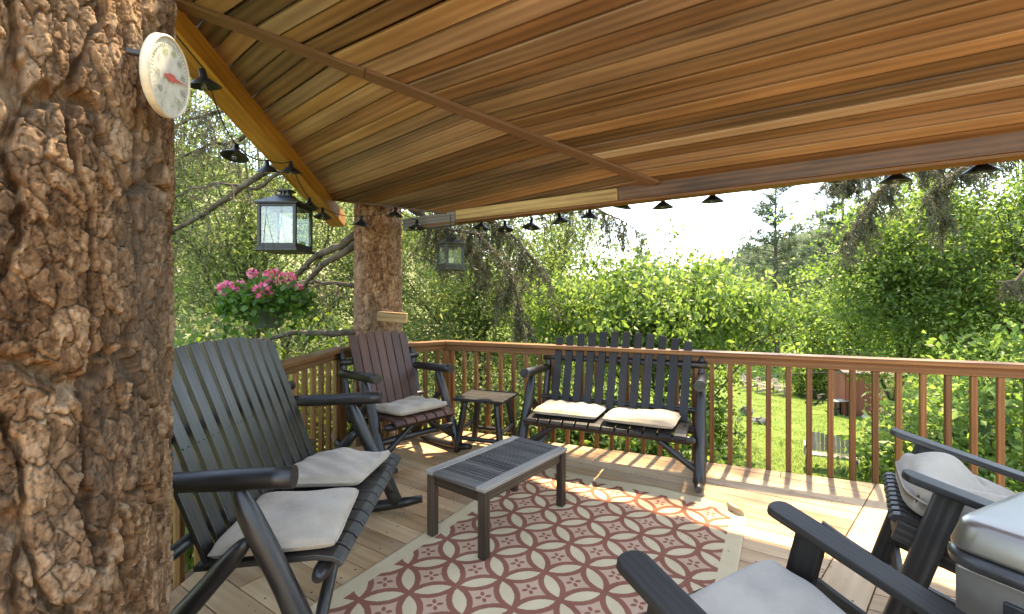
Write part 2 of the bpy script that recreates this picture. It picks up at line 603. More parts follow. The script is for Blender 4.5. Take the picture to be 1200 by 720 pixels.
def leaf_geo(C, size, aspect=.55, droop=.25, fold=.18, axis=None, spread=1.0):
    n = len(C)
    a = RNG.normal(size=(n, 3)) * spread
    a[:, 2] -= droop
    if axis is not None:
        a += axis
    a = unit(a)
    b = unit(np.cross(a, RNG.normal(size=(n, 3)) + np.array([0, 0, .8])))
    nn = np.cross(a, b)
    Ls = (size * RNG.uniform(.65, 1.3, n))[:, None]
    W = Ls * aspect
    v = np.empty((n, 4, 3))
    v[:, 0] = C
    v[:, 1] = C + a * Ls * .48 + b * W * .5 + nn * Ls * fold * .5
    v[:, 2] = C + a * Ls + nn * Ls * RNG.uniform(-.15, .15, (n, 1))
    v[:, 3] = C + a * Ls * .48 - b * W * .5 + nn * Ls * fold * .5
    return v.reshape(-1, 3), np.arange(n * 4).reshape(n, 4)


def leaf_object(name, C, size, mat, tint, parent=None, **kw):
    v, f = leaf_geo(C, size, **kw)
    return numpy_mesh(name, v, f, mat, tint, 'FACE', False, parent)


# ------------------------------------------------------------------ terrain
def ground_z(x, y):
    x = np.asarray(x, float); y = np.asarray(y, float)
    z = -3.2 - .05 * (np.clip(y, -10, 34) - 3)
    z = z + np.clip(-x - 4.5, 0, 40) * .62 * np.clip((y - 1) / 5, .3, 1)
    far = np.clip((y - 40) / 60, 0, 1)
    z = z + far * 2.5 + np.clip(y - 90, 0, 400) * .035
    z = z + np.clip(x - 16 - .25 * y, 0, 80) * .22
    # hills that close the valley
    z = z + 20 * np.exp(-(((x - 235) / 80) ** 2 + ((y - 330) / 80) ** 2)) + 34 * np.exp(-(((x - 350) / 120) ** 2 + ((y - 300) / 120) ** 2))
    z = z + 40 * np.exp(-(((x + 150) / 110) ** 2 + ((y - 260) / 130) ** 2))
    z = z + .10 * np.sin(x * .9 + 1) * np.cos(y * .7) + .05 * np.sin(x * 2.3) * np.sin(y * 1.9)
    return z


def gz(x, y):
    return float(ground_z(x, y))


def make_ground():
    n = 260
    q = np.linspace(-1, 1, n)
    xs = np.sign(q) * (np.abs(q) ** 2.6) * 700 + q * 40
    ys = (np.sign(q) * (np.abs(q) ** 2.6) * 700 + q * 40) + 14
    X, Y = np.meshgrid(xs, ys)
    Z = ground_z(X, Y)
    v = np.stack([X, Y, Z], -1).reshape(-1, 3)
    i = np.arange(n * n).reshape(n, n)
    f = np.stack([i[:-1, :-1], i[:-1, 1:], i[1:, 1:], i[1:, :-1]], -1).reshape(-1, 4)
    m, t, b = mat_base("ground_cover")
    pos = t.nodes.new("ShaderNodeNewGeometry").outputs["Position"]
    n1 = noise(t, pos, 1.4, 6, .65)
    n2 = noise(t, pos, 26, 4, .7)
    g = ramp(t, math_node(t, 'ADD', math_node(t, 'MULTIPLY', n1, .6), math_node(t, 'MULTIPLY', n2, .4)), [(.3, (.065, .10, .026)), (.5, (.10, .15, .036)), (.7, (.16, .19, .065))])
    rk = ramp(t, noise(t, pos, .9, 6, .7), [(.3, (.06, .09, .03)), (.52, (.11, .13, .055)), (.66, (.34, .27, .20)), (.8, (.42, .35, .28))])
    sx = t.nodes.new("ShaderNodeSeparateXYZ")
    L(t, pos, sx.inputs[0])
    hl = ramp(t, math_node(t, 'ADD', math_node(t, 'MULTIPLY', sx.outputs[0], -.12), math_node(t, 'MULTIPLY', n1, .3)), [(.75, (0, 0, 0)), (1.0, (1, 1, 1))])
    fr = ramp(t, math_node(t, 'MULTIPLY', sx.outputs[1], .004), [(.3, (0, 0, 0)), (.55, (1, 1, 1))])
    c = mixc(t, hl, g, rk)
    c = mixc(t, fr, c, (.045, .065, .03))
    L(t, c, b.inputs["Base Color"])
    b.inputs["Roughness"].default_value = .95
    b.inputs["Specular IOR Level"].default_value = .05
    bump(t, b, n2, .6, .05)
    o = numpy_mesh("ground", v, f, m, None, smooth=True)
    structure(o)


make_ground()


# ------------------------------------------------------------------ deck
def clip(poly, p, nrm):
    """keep the side where (q-p).nrm >= 0"""
    out = []
    for i in range(len(poly)):
        a, b = poly[i], poly[(i + 1) % len(poly)]
        da = (a[0] - p[0]) * nrm[0] + (a[1] - p[1]) * nrm[1]
        db = (b[0] - p[0]) * nrm[0] + (b[1] - p[1]) * nrm[1]
        if da >= 0: out.append(a)
        if (da >= 0) != (db >= 0):
            k = da / (da - db)
            out.append((a[0] + (b[0] - a[0]) * k, a[1] + (b[1] - a[1]) * k))
    return out


def clip_convex(poly, hull):
    n = len(hull)
    for i in range(n):
        a, b = hull[i], hull[(i + 1) % n]
        poly = clip(poly, a, (-(b[1] - a[1]), b[0] - a[0]))   # hull is counter-clockwise
        if len(poly) < 3: return []
    return poly


C1, C2, C3 = (-.71, 4.85), (-1.57, 4.15), (-1.66, 1.62)
RE = (6.0, 4.85 - .425 * 6.71)


def boards(mb, hull, ang, pitch, gap, z0, th, zfun=None, jitter=0.0, wvar=0.0, gapvar=0.0, joint=0.0):
    d = (math.cos(ang), math.sin(ang))
    e = (-d[1], d[0])
    us = [p[0] * d[0] + p[1] * d[1] for p in hull]
    vs = [p[0] * e[0] + p[1] * e[1] for p in hull]
    v = min(vs) - pitch
    while v < max(vs) + pitch:
        pw = pitch * (1 + random.uniform(-wvar, wvar))
        g = gap + (random.random() ** 4) * gapvar
        rect = [(us_ * d[0] + vv * e[0], us_ * d[1] + vv * e[1]) for us_, vv in ((min(us) - 1, v + g / 2), (max(us) + 1, v + g / 2), (max(us) + 1, v + pw - g / 2), (min(us) - 1, v + pw - g / 2))]
        cuts = [min(us) - 1]
        while joint and cuts[-1] < max(us):
            cuts.append(cuts[-1] + joint * random.uniform(.6, 1.6))
        cuts.append(max(us) + 1)
        for c0, c1 in zip(cuts[:-1], cuts[1:]):
            if c1 - c0 < .02: continue
            rect = [(u_ * d[0] + v_ * e[0], u_ * d[1] + v_ * e[1]) for u_, v_ in ((c0 + .002, v + g / 2), (c1 - .002, v + g / 2), (c1 - .002, v + pw - g / 2), (c0 + .002, v + pw - g / 2))]
            pl = clip_convex(rect, hull)
            if len(pl) < 3: continue
            dz = random.uniform(-jitter, jitter)
            vc = v + pw / 2
            o = random.random() * 20
            uvs = [(p[0] * d[0] + p[1] * d[1] + o, p[0] * e[0] + p[1] * e[1] - vc) for p in pl]
            pts = [(p[0], p[1], (z0 if zfun is None else zfun(p[0], p[1])) + dz) for p in pl]
            mb.prism(pts, (0, 0, th), uvs)
        v += pw


def off(a, b, dist):
    dx, dy = b[0] - a[0], b[1] - a[1]
    l = math.hypot(dx, dy)
    return (dy / l * dist, -dx / l * dist)


deck_hull = [(-1.80, -6.5), (6.0, -6.5), (6.0, RE[1] - .03), (C1[0] - .005, C1[1] - .03), (C2[0] + .03, C2[1] - .015)]  # unseen stretch behind the camera added to bounce sunlight onto the ceiling
BP, BD = (1.582, 2.287), (.719, .695)             # breaker board, left edge
BN = (-BD[1], BD[0])
left_hull = clip(deck_hull, BP, BN)
bw = .19
BP2 = (BP[0] - BN[0] * bw, BP[1] - BN[1] * bw)
right_hull = clip(deck_hull, (BP2[0] - BN[0] * .006, BP2[1] - BN[1] * .006), (-BN[0], -BN[1]))
left_hull = clip(left_hull, (BP[0] + BN[0] * .006, BP[1] + BN[1] * .006), BN)
mid_hull = clip(clip(deck_hull, BP, (-BN[0], -BN[1])), BP2, BN)
mb = MB()
boards(mb, left_hull, R(-33.5), .142, .007, -.036, .036, jitter=.0012, joint=3.0)
boards(mb, right_hull, R(-28), .142, .007, -.036, .036, jitter=.0012, joint=3.0)
o = 3.0
mb.prism([(p[0], p[1], -.035) for p in mid_hull], (0, 0, .036), [(p[0] * BD[0] + p[1] * BD[1] + o, p[0] * BN[0] + p[1] * BN[1] - (BP[0] * BN[0] + BP[1] * BN[1]) + .095) for p in mid_hull], .82)
deck = structure(mb.build("deck", M['deck'], bevel=.003))
mb = MB()
for a, b in ((RE, C1), (C1, C2), (C2, (-1.8, -6.4))):
    ox, oy = off(a, b, -.022)
    mb.bar((a[0] - ox * 2.4, a[1] - oy * 2.4, -.17), (b[0] - ox * 2.4, b[1] - oy * 2.4, -.17), .036, .24)
for x, y in ((-1.2, 4.1), (1.2, 3.7), (3.4, 2.8), (5.2, 2.1), (-1.4, 1.9), (-1.5, -3), (5, -3), (2, -.5)):
    z = gz(x, y) - .2
    mb.box((x, y, (z - .3) / 2), (.14, .14, -z - .3))
structure(mb.build("deck_framing", M['beam_dark']))

# ------------------------------------------------------------------ deck railing
rail = thing("deck_railing", "reddish brown wooden railing with square balusters running round the deck edge", "railing")


def strip(mb, pts, wd, z0, z1):
    n = len(pts)
    ins, outs = [], []
    for i in range(n):
        dirs = []
        if i: dirs.append(Vector((pts[i][0] - pts[i - 1][0], pts[i][1] - pts[i - 1][1])).normalized())
        if i < n - 1: dirs.append(Vector((pts[i + 1][0] - pts[i][0], pts[i + 1][1] - pts[i][1])).normalized())
        nr = sum((Vector((-q.y, q.x)) for q in dirs), Vector((0, 0))).normalized()
        k = 1 / max(.3, nr.dot(Vector((-dirs[0].y, dirs[0].x))))
        ins.append((pts[i][0] + nr.x * wd / 2 * k, pts[i][1] + nr.y * wd / 2 * k))
        outs.append((pts[i][0] - nr.x * wd / 2 * k, pts[i][1] - nr.y * wd / 2 * k))
    for i in range(n - 1):
        d = Vector((pts[i + 1][0] - pts[i][0], pts[i + 1][1] - pts[i][1])).normalized()
        q = [ins[i], ins[i + 1], outs[i + 1], outs[i]]
        o = random.random() * 9
        mb.prism([(p[0], p[1], z0) for p in q], (0, 0, z1 - z0), [(p[0] * d.x + p[1] * d.y + o, -p[0] * d.y + p[1] * d.x) for p in q])


rp = [RE, C1, C2, C3]
mb = MB(); strip(mb, rp, .135, .895, .93)
mb.build("top_rail", M['rail'], rail, bevel=.004)
mb = MB(); strip(mb, rp, .04, .83, .893)
mb.build("sub_rail", M['rail'], rail, bevel=.003)
for a, b, st in ((C1, RE, .09), (C1, C2, .10), (C2, C3, .10)):
    l = math.hypot(b[0] - a[0], b[1] - a[1])
    ang = math.atan2(b[1] - a[1], b[0] - a[0])
    rm = Matrix.Rotation(ang, 3, 'Z')
    s_ = st
    while s_ < l - .05:
        x, y = a[0] + (b[0] - a[0]) * s_ / l, a[1] + (b[1] - a[1]) * s_ / l
        mb = MB(); mb.box((x, y, .352), (.036, .036, .954), rm)
        mb.build("baluster", M['rail'], rail, bevel=.003)
        s_ += .1395
for x, y in ((C1[0] + .02, C1[1] - .005), (C2[0], C2[1]), (1.60, 4.85 - .425 * 2.31), (4.2, 4.85 - .425 * 4.91)):
    mb = MB(); mb.box((x, y, .345), (.088, .088, .965), Matrix.Rotation(R(-23), 3, 'Z'))
    mb.build("railing_post", M['rail'], rail, bevel=.004)

# ------------------------------------------------------------------ porch roof
RN = (.54, .842)


def roof_z(x, y):
    return EYE + 2.0475 - .29 * (RN[0] * x + RN[1] * y)


roof = thing("porch_roof", "low sloping porch roof lined with honey brown cedar planks over the deck", "roof")
P1, P2, P3, P4 = (-1.93, 2.6), (-1.99, 5.05), (-.60, 4.93), (1.14, 3.69)
SB = -0.2                                            # back edge of the roof (s)
BE = 3.76
dl = (.842, -.54)


def sdpt(s_, d_):
    return (RN[0] * s_ + dl[0] * d_, RN[1] * s_ + dl[1] * d_)


roof_hull = [(-2.0, 1.86), sdpt(BE, 5.0), P3, (-2.07, 5.055)]  # back edge cut short, just out of view, to let in more light
cen = (1, 2)
bn = (-(P4[1] - P1[1]), P4[0] - P1[0])
bl_ = math.hypot(*bn)
bn = (bn[0] / bl_, bn[1] / bl_)                        # points to far-left side of the batten
far_hull = clip(roof_hull, P1, bn)
near_hull = clip(roof_hull, P1, (-bn[0], -bn[1]))
mb = MB()
boards(mb, near_hull, math.atan2(dl[1], dl[0]), .118, .0115, 0, .02, roof_z, jitter=.004, wvar=.2, gapvar=.016, joint=8.5)
boards(mb, far_hull, math.atan2(-.629, .777), .116, .0115, 0, .02, roof_z, jitter=.004, wvar=.2, gapvar=.016, joint=8.5)
mb.build("plank_ceiling", M['ceiling'], roof, bevel=.002)
mb = MB()
cx_, cy_ = sum(p[0] for p in roof_hull) / 4, sum(p[1] for p in roof_hull) / 4
big = [(cx_ + (p[0] - cx_) * 1.02, cy_ + (p[1] - cy_) * 1.02) for p in roof_hull]
big[1] = sdpt(BE + .36, 5.1); big[2] = (P3[0] + .1, P3[1] + .24)  # unseen slab added against light leaks, overhang lengthened to shorten the sun patch
mb.prism([(p[0], p[1], roof_z(*p) + .075) for p in big], (0, 0, .06))
mb.build("roof_sheathing", M['beam_dark'], roof)
# diagonal batten over the joint of the planks
mb = MB()
A = Vector((P1[0], P1[1], roof_z(*P1) - .012)); B = Vector((P4[0], P4[1], roof_z(*P4) - .012))
nrm = Vector((-.29 * RN[0], -.29 * RN[1], -1)).normalized()
dAB = (B - A).normalized()
mb.bar(A - dAB * .25, A + dAB * 1.06, .088, .024, nrm)
mb.bar(A + dAB * 1.065, B + dAB * .03, .088, .0245, nrm)
mb.build("seam_batten", M['batten'], roof, bevel=.002)
# rafter on the left
d = Vector((P2[0] - P1[0], P2[1] - P1[1], roof_z(*P2) - roof_z(*P1))).normalized()
a = Vector((P1[0], P1[1], roof_z(*P1))) - d * .85
b = Vector((P2[0], P2[1], roof_z(*P2))) + d * .42
mb = MB()
o3 = Vector((-.088, 0, -.072))
mb.bar(a + o3, b + o3, .176, .165)
mb.build("side_rafter", M['rafter'], roof, bevel=.008)
# trim at the cut corner
mb = MB()
mb.bar((P2[0] + .0, P2[1] + .012, roof_z(*P2) - .004), (P3[0], P3[1] + .012, roof_z(*P3) - .004), .03, .03)
mb.build("corner_trim", M['beam_dark'], roof)


def beam(d0, d1, s_, z0, z1, wd, mat):
    a, b = sdpt(s_, d0), sdpt(s_, d1)
    mb = MB()
    mb.bar((a[0], a[1], (z0 + z1) / 2), (b[0], b[1], (z0 + z1) / 2), wd, z1 - z0)
    return mb.build("eave_beam", mat, roof, bevel=.006)


def d_at(px, s_):
    k = (px - CX) / F
    Y = s_ / (RN[0] * k + RN[1])
    return dl[0] * k * Y + dl[1] * Y


beam(d_at(474, 3.80), d_at(535, 3.80), 3.82, 2.175, 2.31, .10, M['beam_grey'])
beam(d_at(535.5, 3.76), d_at(724, 3.76), 3.775, 2.2095, 2.315, .085, M['beam_pale'])
beam(d_at(724.5, 3.76), 5.05, 3.80, 2.21, 2.335, .10, M['beam_dark'])
mb = MB()
a, b = sdpt(3.815, d_at(490, 3.78)), sdpt(3.815, 5.05)
mb.bar((a[0], a[1], 2.198), (b[0], b[1], 2.198), .125, .022)
mb.build("eave_ledger", M['rail'], roof, bevel=.004)


# ------------------------------------------------------------------ bark trunks
def hash2(i, j, k):
    h = np.sin(i * 127.1 + j * 311.7 + k * 74.7) * 43758.5453
    return h - np.floor(h)


def vnoise(x, y, k, per):
    xi, yi = np.floor(x), np.floor(y)
    xf, yf = x - xi, y - yi
    xf = xf * xf * (3 - 2 * xf); yf = yf * yf * (3 - 2 * yf)
    a = hash2(np.mod(xi, per), yi, k); b = hash2(np.mod(xi + 1, per), yi, k)
    c = hash2(np.mod(xi, per), yi + 1, k); d = hash2(np.mod(xi + 1, per), yi + 1, k)
    return (a * (1 - xf) + b * xf) * (1 - yf) + (c * (1 - xf) + d * xf) * yf


def worley(x, y, k, per):
    xi, yi = np.floor(x), np.floor(y)
    f1 = np.full(x.shape, 9.0); f2 = np.full(x.shape, 9.0); idv = np.zeros(x.shape); tl = np.zeros(x.shape)
    for a in (-1, 0, 1):
        for b in (-1, 0, 1):
            cx, cy = xi + a, yi + b
            cm = np.mod(cx, per)
            px = cx + .5 + .9 * (hash2(cm, cy, k) - .5)
            py = cy + .5 + .9 * (hash2(cm, cy, k + 5) - .5)
            d = np.hypot(x - px, y - py)
            i = hash2(cm, cy, k + 9)
            nw = d < f1
            f2 = np.where(nw, f1, np.minimum(f2, d))
            idv = np.where(nw, i, idv)
            tl = np.where(nw, (x - px) * np.cos(i * 40) + (y - py) * np.sin(i * 40), tl)
            f1 = np.where(nw, d, f1)
    return f1, f2, idv, tl


def bark_trunk(name, mat, base, z0, z1, r0, r1, na, nz, ncell, depth, parent, lean=(0, 0), stretch=2.3, seed=0, zs=None):
    th = np.linspace(0, 2 * np.pi, na, endpoint=False)
    zz = np.linspace(z0, z1, nz) if zs is None else zs
    nz = len(zz)
    T, Z = np.meshgrid(th, zz)
    u = T / (2 * np.pi) * ncell
    cw = 2 * np.pi * r0 / ncell
    vv = Z / (cw * stretch)
    wx = (vnoise(u * .9 / 1, vv * 1.4, seed + 1, int(ncell * .9)) if False else vnoise(u, vv * 1.7, seed + 1, ncell)) - .5
    wy = vnoise(u, vv * 1.5, seed + 2, ncell) - .5
    wx2 = vnoise(u * 4, vv * 6, seed + 3, ncell * 4) - .5
    wob = wx2 * .15 + (vnoise(u * 10, vv * 16, seed + 6, ncell * 10) - .5) * .12
    f1, f2, idv, _ = worley(u + wx * .7 + wob, vv + wy * .8 + wob * .7, seed + 4, ncell)
    e = f2 - f1
    plate = np.clip((e - .04) / .09, 0, 1)
    g1, g2, gid, gt = worley(u * 3 + wob * 2.2, vv * 5.5 + wx * 1.2 - wob * 2.2, seed + 20, ncell * 3)
    q1, q2, qid, qt = worley(u * 7 + wob * 5, vv * 15 - wob * 5, seed + 50, ncell * 7)
    p1, p2, pid, pt_ = worley(u * 17 + wob * 9, vv * 34 + wob * 9, seed + 70, ncell * 17)
    fine2 = vnoise(u * 30, vv * 60, seed + 33, ncell * 30) - .5
    sub = np.clip((g2 - g1 - .015) / .06, 0, 1)
    cr2 = np.clip((q2 - q1 - .01) / .07, 0, 1)
    h = plate * (.50 + .08 * idv + .09 * gid + .05 * gt + .26 * sub * (.5 + .6 * gid) + .05 * qid + .07 * qt + .11 * cr2 + .03 * pid + .03 * pt_) + (1 - plate) * (.08 * gid + .05 * qid) + .03 * fine2
    k = (Z - z0) / (z1 - z0)
    rad = r0 + (r1 - r0) * k + depth * (h - .8) + .06 * r0 * np.sin(T * 3 + Z * .8 + seed) * .5
    X = base[0] + lean[0] * (Z - z0) + rad * np.cos(T)
    Y = base[1] + lean[1] * (Z - z0) + rad * np.sin(T)
    v = np.stack([X, Y, Z], -1).reshape(-1, 3)
    i = np.arange(na * nz).reshape(nz, na)
    j = np.roll(i, -1, axis=1)
    f = np.stack([i[:-1], j[:-1], j[1:], i[1:]], -1).reshape(-1, 4)
    tint = np.clip(.5 + 2.0 * (.25 * idv + .25 * gid + .28 * qid + .22 * pid - .5), 0, 1).ravel()
    return numpy_mesh(name, v, f, mat, tint, 'POINT', True, parent)


pine = thing("pine_tree", "huge orange brown pine trunk with flaky bark growing through the deck", "tree", (0, 0, 0))
bark_trunk("trunk", M['bark'], (-1.27, 1.10), -3.3, 4.6, .36, .35, 900, 0, 18, .046, pine, stretch=3.4, seed=3, zs=np.concatenate([np.linspace(-3.3, -.1, 100), np.linspace(-.09, 3.1, 1150), np.linspace(3.12, 4.6, 60)]))
spruce = thing("spruce_tree", "reddish spruce trunk with long bare limbs standing just outside the railing corner", "tree", (0, 0, 0))
bark_trunk("trunk", M['bark2'], (-1.585, 5.36), -3.6, 6.5, .30, .24, 200, 900, 16, .022, spruce, stretch=2.0, seed=12)


# ------------------------------------------------------------------ log furniture
def log(mb, a, b, r, tip0=0.0, tip1=0.0, r2=None, seg=14, bow=0.0, tint=None):
    a, b = Vector(a), Vector(b)
    r2 = r if r2 is None else r2
    ln = (b - a).length
    n = 9
    ts = [i / n for i in range(n + 1)]
    if tip0: ts += [tip0 / ln * q for q in (0.0, .25, .6, 1.0)]
    if tip1: ts += [1 - tip1 / ln * q for q in (0.0, .25, .6, 1.0)]
    ts = sorted(set(round(q, 5) for q in ts if 0 <= q <= 1))
    side = (b - a).cross(Vector((.3, .5, .8))).normalized()
    ph = random.random() * 6
    pts, rr = [], []
    for t in ts:
        p = a.lerp(b, t) + side * (bow * math.sin(math.pi * t)) + side * (.06 * r * math.sin(ph + t * 9))
        k = 1.0
        if tip0 and t * ln < tip0: k = .42 + .58 * math.sqrt(max(0, t * ln / tip0))
        if tip1 and (1 - t) * ln < tip1: k = min(k, .42 + .58 * math.sqrt(max(0, (1 - t) * ln / tip1)))
        pts.append(p)
        rr.append((r + (r2 - r) * t) * k * (1 + .035 * math.sin(ph * 3 + t * 14)))
    mb.tube(pts, rr, seg, tint)


def slat_strip(mb, x, wd, prof, th, tint=None):
    """slat running front to back along profile of (y, z)"""
    tint = random.random() if tint is None else tint
    for i in range(len(prof) - 1):
        (y0, z0_), (y1, z1_) = prof[i], prof[i + 1]
        n0 = len(mb.v)
    n = len(prof)
    n0 = len(mb.v)
    ln = 0
    us = []
    for i, (y, z) in enumerate(prof):
        if i: ln += math.hypot(y - prof[i - 1][0], z - prof[i - 1][1])
        us.append(ln + tint * 5)
        j, k = max(0, i - 1), min(n - 1, i + 1)
        dy, dz = prof[k][0] - prof[j][0], prof[k][1] - prof[j][1]
        l = math.hypot(dy, dz)
        ny, nz = -dz / l, dy / l
        for sx in (-.5, .5):
            mb.v.append((x + sx * wd, y, z))
            mb.v.append((x + sx * wd, y - ny * th, z - nz * th))
    for i in range(n - 1):
        a, b = n0 + i * 4, n0 + (i + 1) * 4
        w2 = wd / 2
        mb.face([a, a + 2, b + 2, b], [(us[i], -w2), (us[i], w2), (us[i + 1], w2), (us[i + 1], -w2)], tint)
        mb.face([a + 1, b + 1, b + 3, a + 3], [(us[i], -w2), (us[i + 1], -w2), (us[i + 1], w2), (us[i], w2)], tint)
        mb.face([a, b, b + 1, a + 1], [(us[i], 0), (us[i + 1], 0), (us[i + 1], th), (us[i], th)], tint)
        mb.face([a + 2, a + 3, b + 3, b + 2], [(us[i], 0), (us[i], th), (us[i + 1], th), (us[i + 1], 0)], tint)
    mb.face([n0, n0 + 1, n0 + 3, n0 + 2], [(0, 0), (0, th), (wd, th), (wd, 0)], tint)
    e = n0 + (n - 1) * 4
    mb.face([e, e + 2, e + 3, e + 1], [(0, 0), (wd, 0), (wd, th), (0, th)], tint)


SEATP = [(-.045, .372), (-.03, .392), (-.005, .404), (.06, .411), (.25, .398), (.50, .380)]


def back_slats(mb, W, n, L0, arch, lean, base, th, rounded, fill=.8, fan=1.05):
    t = Vector((0, math.sin(lean), math.cos(lean)))
    nrm = Vector((0, -math.cos(lean), math.sin(lean)))
    for i in range(n):
        x = (-.5 + (i + .5) / n) * W
        ln = L0 + arch * (1 - (2 * x / W) ** 2) + random.uniform(-.004, .004)
        wd = W / n * fill
        xt = x * fan
        b0 = Vector((x, base[0], base[1]))
        tp = Vector((xt, base[0], base[1])) + t * ln
        sl_ = -2 * arch * (2 / W) ** 2 * x * .5
        if rounded:
            out = [(-wd / 2, 0), (wd / 2, 0)] + [(wd / 2 * math.cos(a), ln - wd * .3 + wd * .3 * math.sin(a)) for a in [math.pi * q / 6 for q in range(7)]]
        else:
            out = [(-wd / 2, 0), (wd / 2, 0), (wd / 2, ln + sl_ * wd), (-wd / 2, ln - sl_ * wd)]
        pts = []
        for ox, oz in out:
            k = oz / ln
            pts.append(Vector((x + (xt - x) * k + ox, base[0], base[1])) + t * oz)
        ti = random.random()
        mb.prism(pts, nrm * th, [(q[1] + ti * 4, q[0]) for q in out], ti)


def screws(mb, W, n, hts, lean, base):
    t = Vector((0, math.sin(lean), math.cos(lean)))
    nrm = Vector((0, -math.cos(lean), math.sin(lean)))
    rot = nrm.to_track_quat('Z', 'Y').to_matrix()
    for i in range(n):
        x = (-.5 + (i + .5) / n) * W
        for h in hts:
            for q in (-.018, .018):
                p = Vector((x * (1 + .05 * h / .65) + q, base[0], base[1])) + t * h + nrm * .0225
                mb.lathe([(.0045, 0), (.0035, .0015), (0.0001, .0016)], p, 6, rot, -.6)


def log_seat(name, label, cat, loc, rotz, W, nseat, nback, matS, matL, rounded=False, arch=.09, L0=.66, stretcher=False, group=None, tilt=0.0, bfill=.71):
    t = thing(name, label, cat, loc, rotz, group)
    if tilt: t.rotation_euler = (tilt, 0, rotz)
    lean, base = R(21), (.475, .365)
    mb = MB()
    for i in range(nseat):
        slat_strip(mb, (-.5 + (i + .5) / nseat) * W, W / nseat * .86, SEATP, .022)
    mb.build("seat", matS, t, bevel=.003)
    mb = MB(); back_slats(mb, W * .97, nback, L0, arch, lean, base, .02, rounded, bfill)
    screws(mb, W * .97, nback, (.06, .43), lean, base)
    mb.build("backrest", matS, t, bevel=.003)
    X = W / 2 + .075
    tt = Vector((0, math.sin(lean), math.cos(lean)))
    for z, y, nm, ex in ((.357, .035, "seat_rail", .05), (.325, .44, "seat_rail", .05)):
        mb = MB(); log(mb, (-W / 2 - ex, y, z - .006), (W / 2 + ex, y, z - .006), .030, .05, .05)
        mb.build(nm, matL, t)
    for h, ex, r in ((.48, .11, .030), (.10, .09, .024)):
        p = Vector((0, base[0], base[1])) + tt * h
        mb = MB(); log(mb, (-W / 2 - ex, p.y + r + .002, p.z), (W / 2 + ex, p.y + r + .002, p.z), r, 0 if h > .3 else .04, 0 if h > .3 else .04)
        mb.build("back_rail", matL, t)
    for s_ in (-1, 1):
        x = s_ * X
        mb = MB(); log(mb, (x, .10, .735), (x, .72, .715), .039, 0, .03, .034)
        mb.build("armrest", matL, t)
        mb = MB(); log(mb, (x, .30, .705), (x, -.005, .045), .038, .10, .03, .043)
        mb.build("front_leg", matL, t)
        xi = x - s_ * .0
        mb = MB(); log(mb, (xi, .255, .52), (xi, .66, .06), .034, .12, .03, .038)
        mb.build("rear_leg", matL, t)
        mb = MB(); log(mb, (x - s_ * .012, .56, .30), (x - s_ * .012, .735, .93), .031, .09, .09)
        mb.build("back_post", matL, t)
        mb = MB()
        pts = [(x, y, .032 + .10 * ((y - .32) / .6) ** 2 * (1 if y > .3 else .75)) for y in np.linspace(-.16, 1.0, 12)]
        rr = [.022, .03] + [.034] * 8 + [.03, .022]
        mb.tube(pts, rr, 12)
        mb.build("rocker_runner", matL, t)
        mb = MB(); log(mb, (s_ * (W / 2 - .24), .05, .345), (x - s_ * .01, .03, .135), .024, .05, .06)
        mb.build("seat_brace", matL, t)
    if stretcher:
        mb = MB(); log(mb, (-X, .07, .235), (X, .07, .235), .028, .04, .04)
        mb.build("stretcher", matL, t)
    return t


left_bench = log_seat("rocking_bench", "black log rocking bench with two cushions right beside the huge pine trunk", "bench", (-.705, 2.27, 0), R(93), 1.16, 12, 12, M['blackslat'], M['blacklog'], L0=.785, arch=.065)
back_bench = log_seat("rocking_bench", "black log rocking bench with arched slats backed against the railing", "bench", (.69, 3.50, 0), R(-24.8), 1.24, 12, 12, M['darkslat'], M['blacklog'], bfill=.66)
brown_chair = log_seat("rocking_chair", "dark brown log rocking chair with rounded slats in the railing corner", "chair", (-.735, 3.80, 0), R(47), .60, 6, 7, M['brownslat'], M['blacklog'], bfill=.92, rounded=True, arch=.03, L0=.72, stretcher=True)


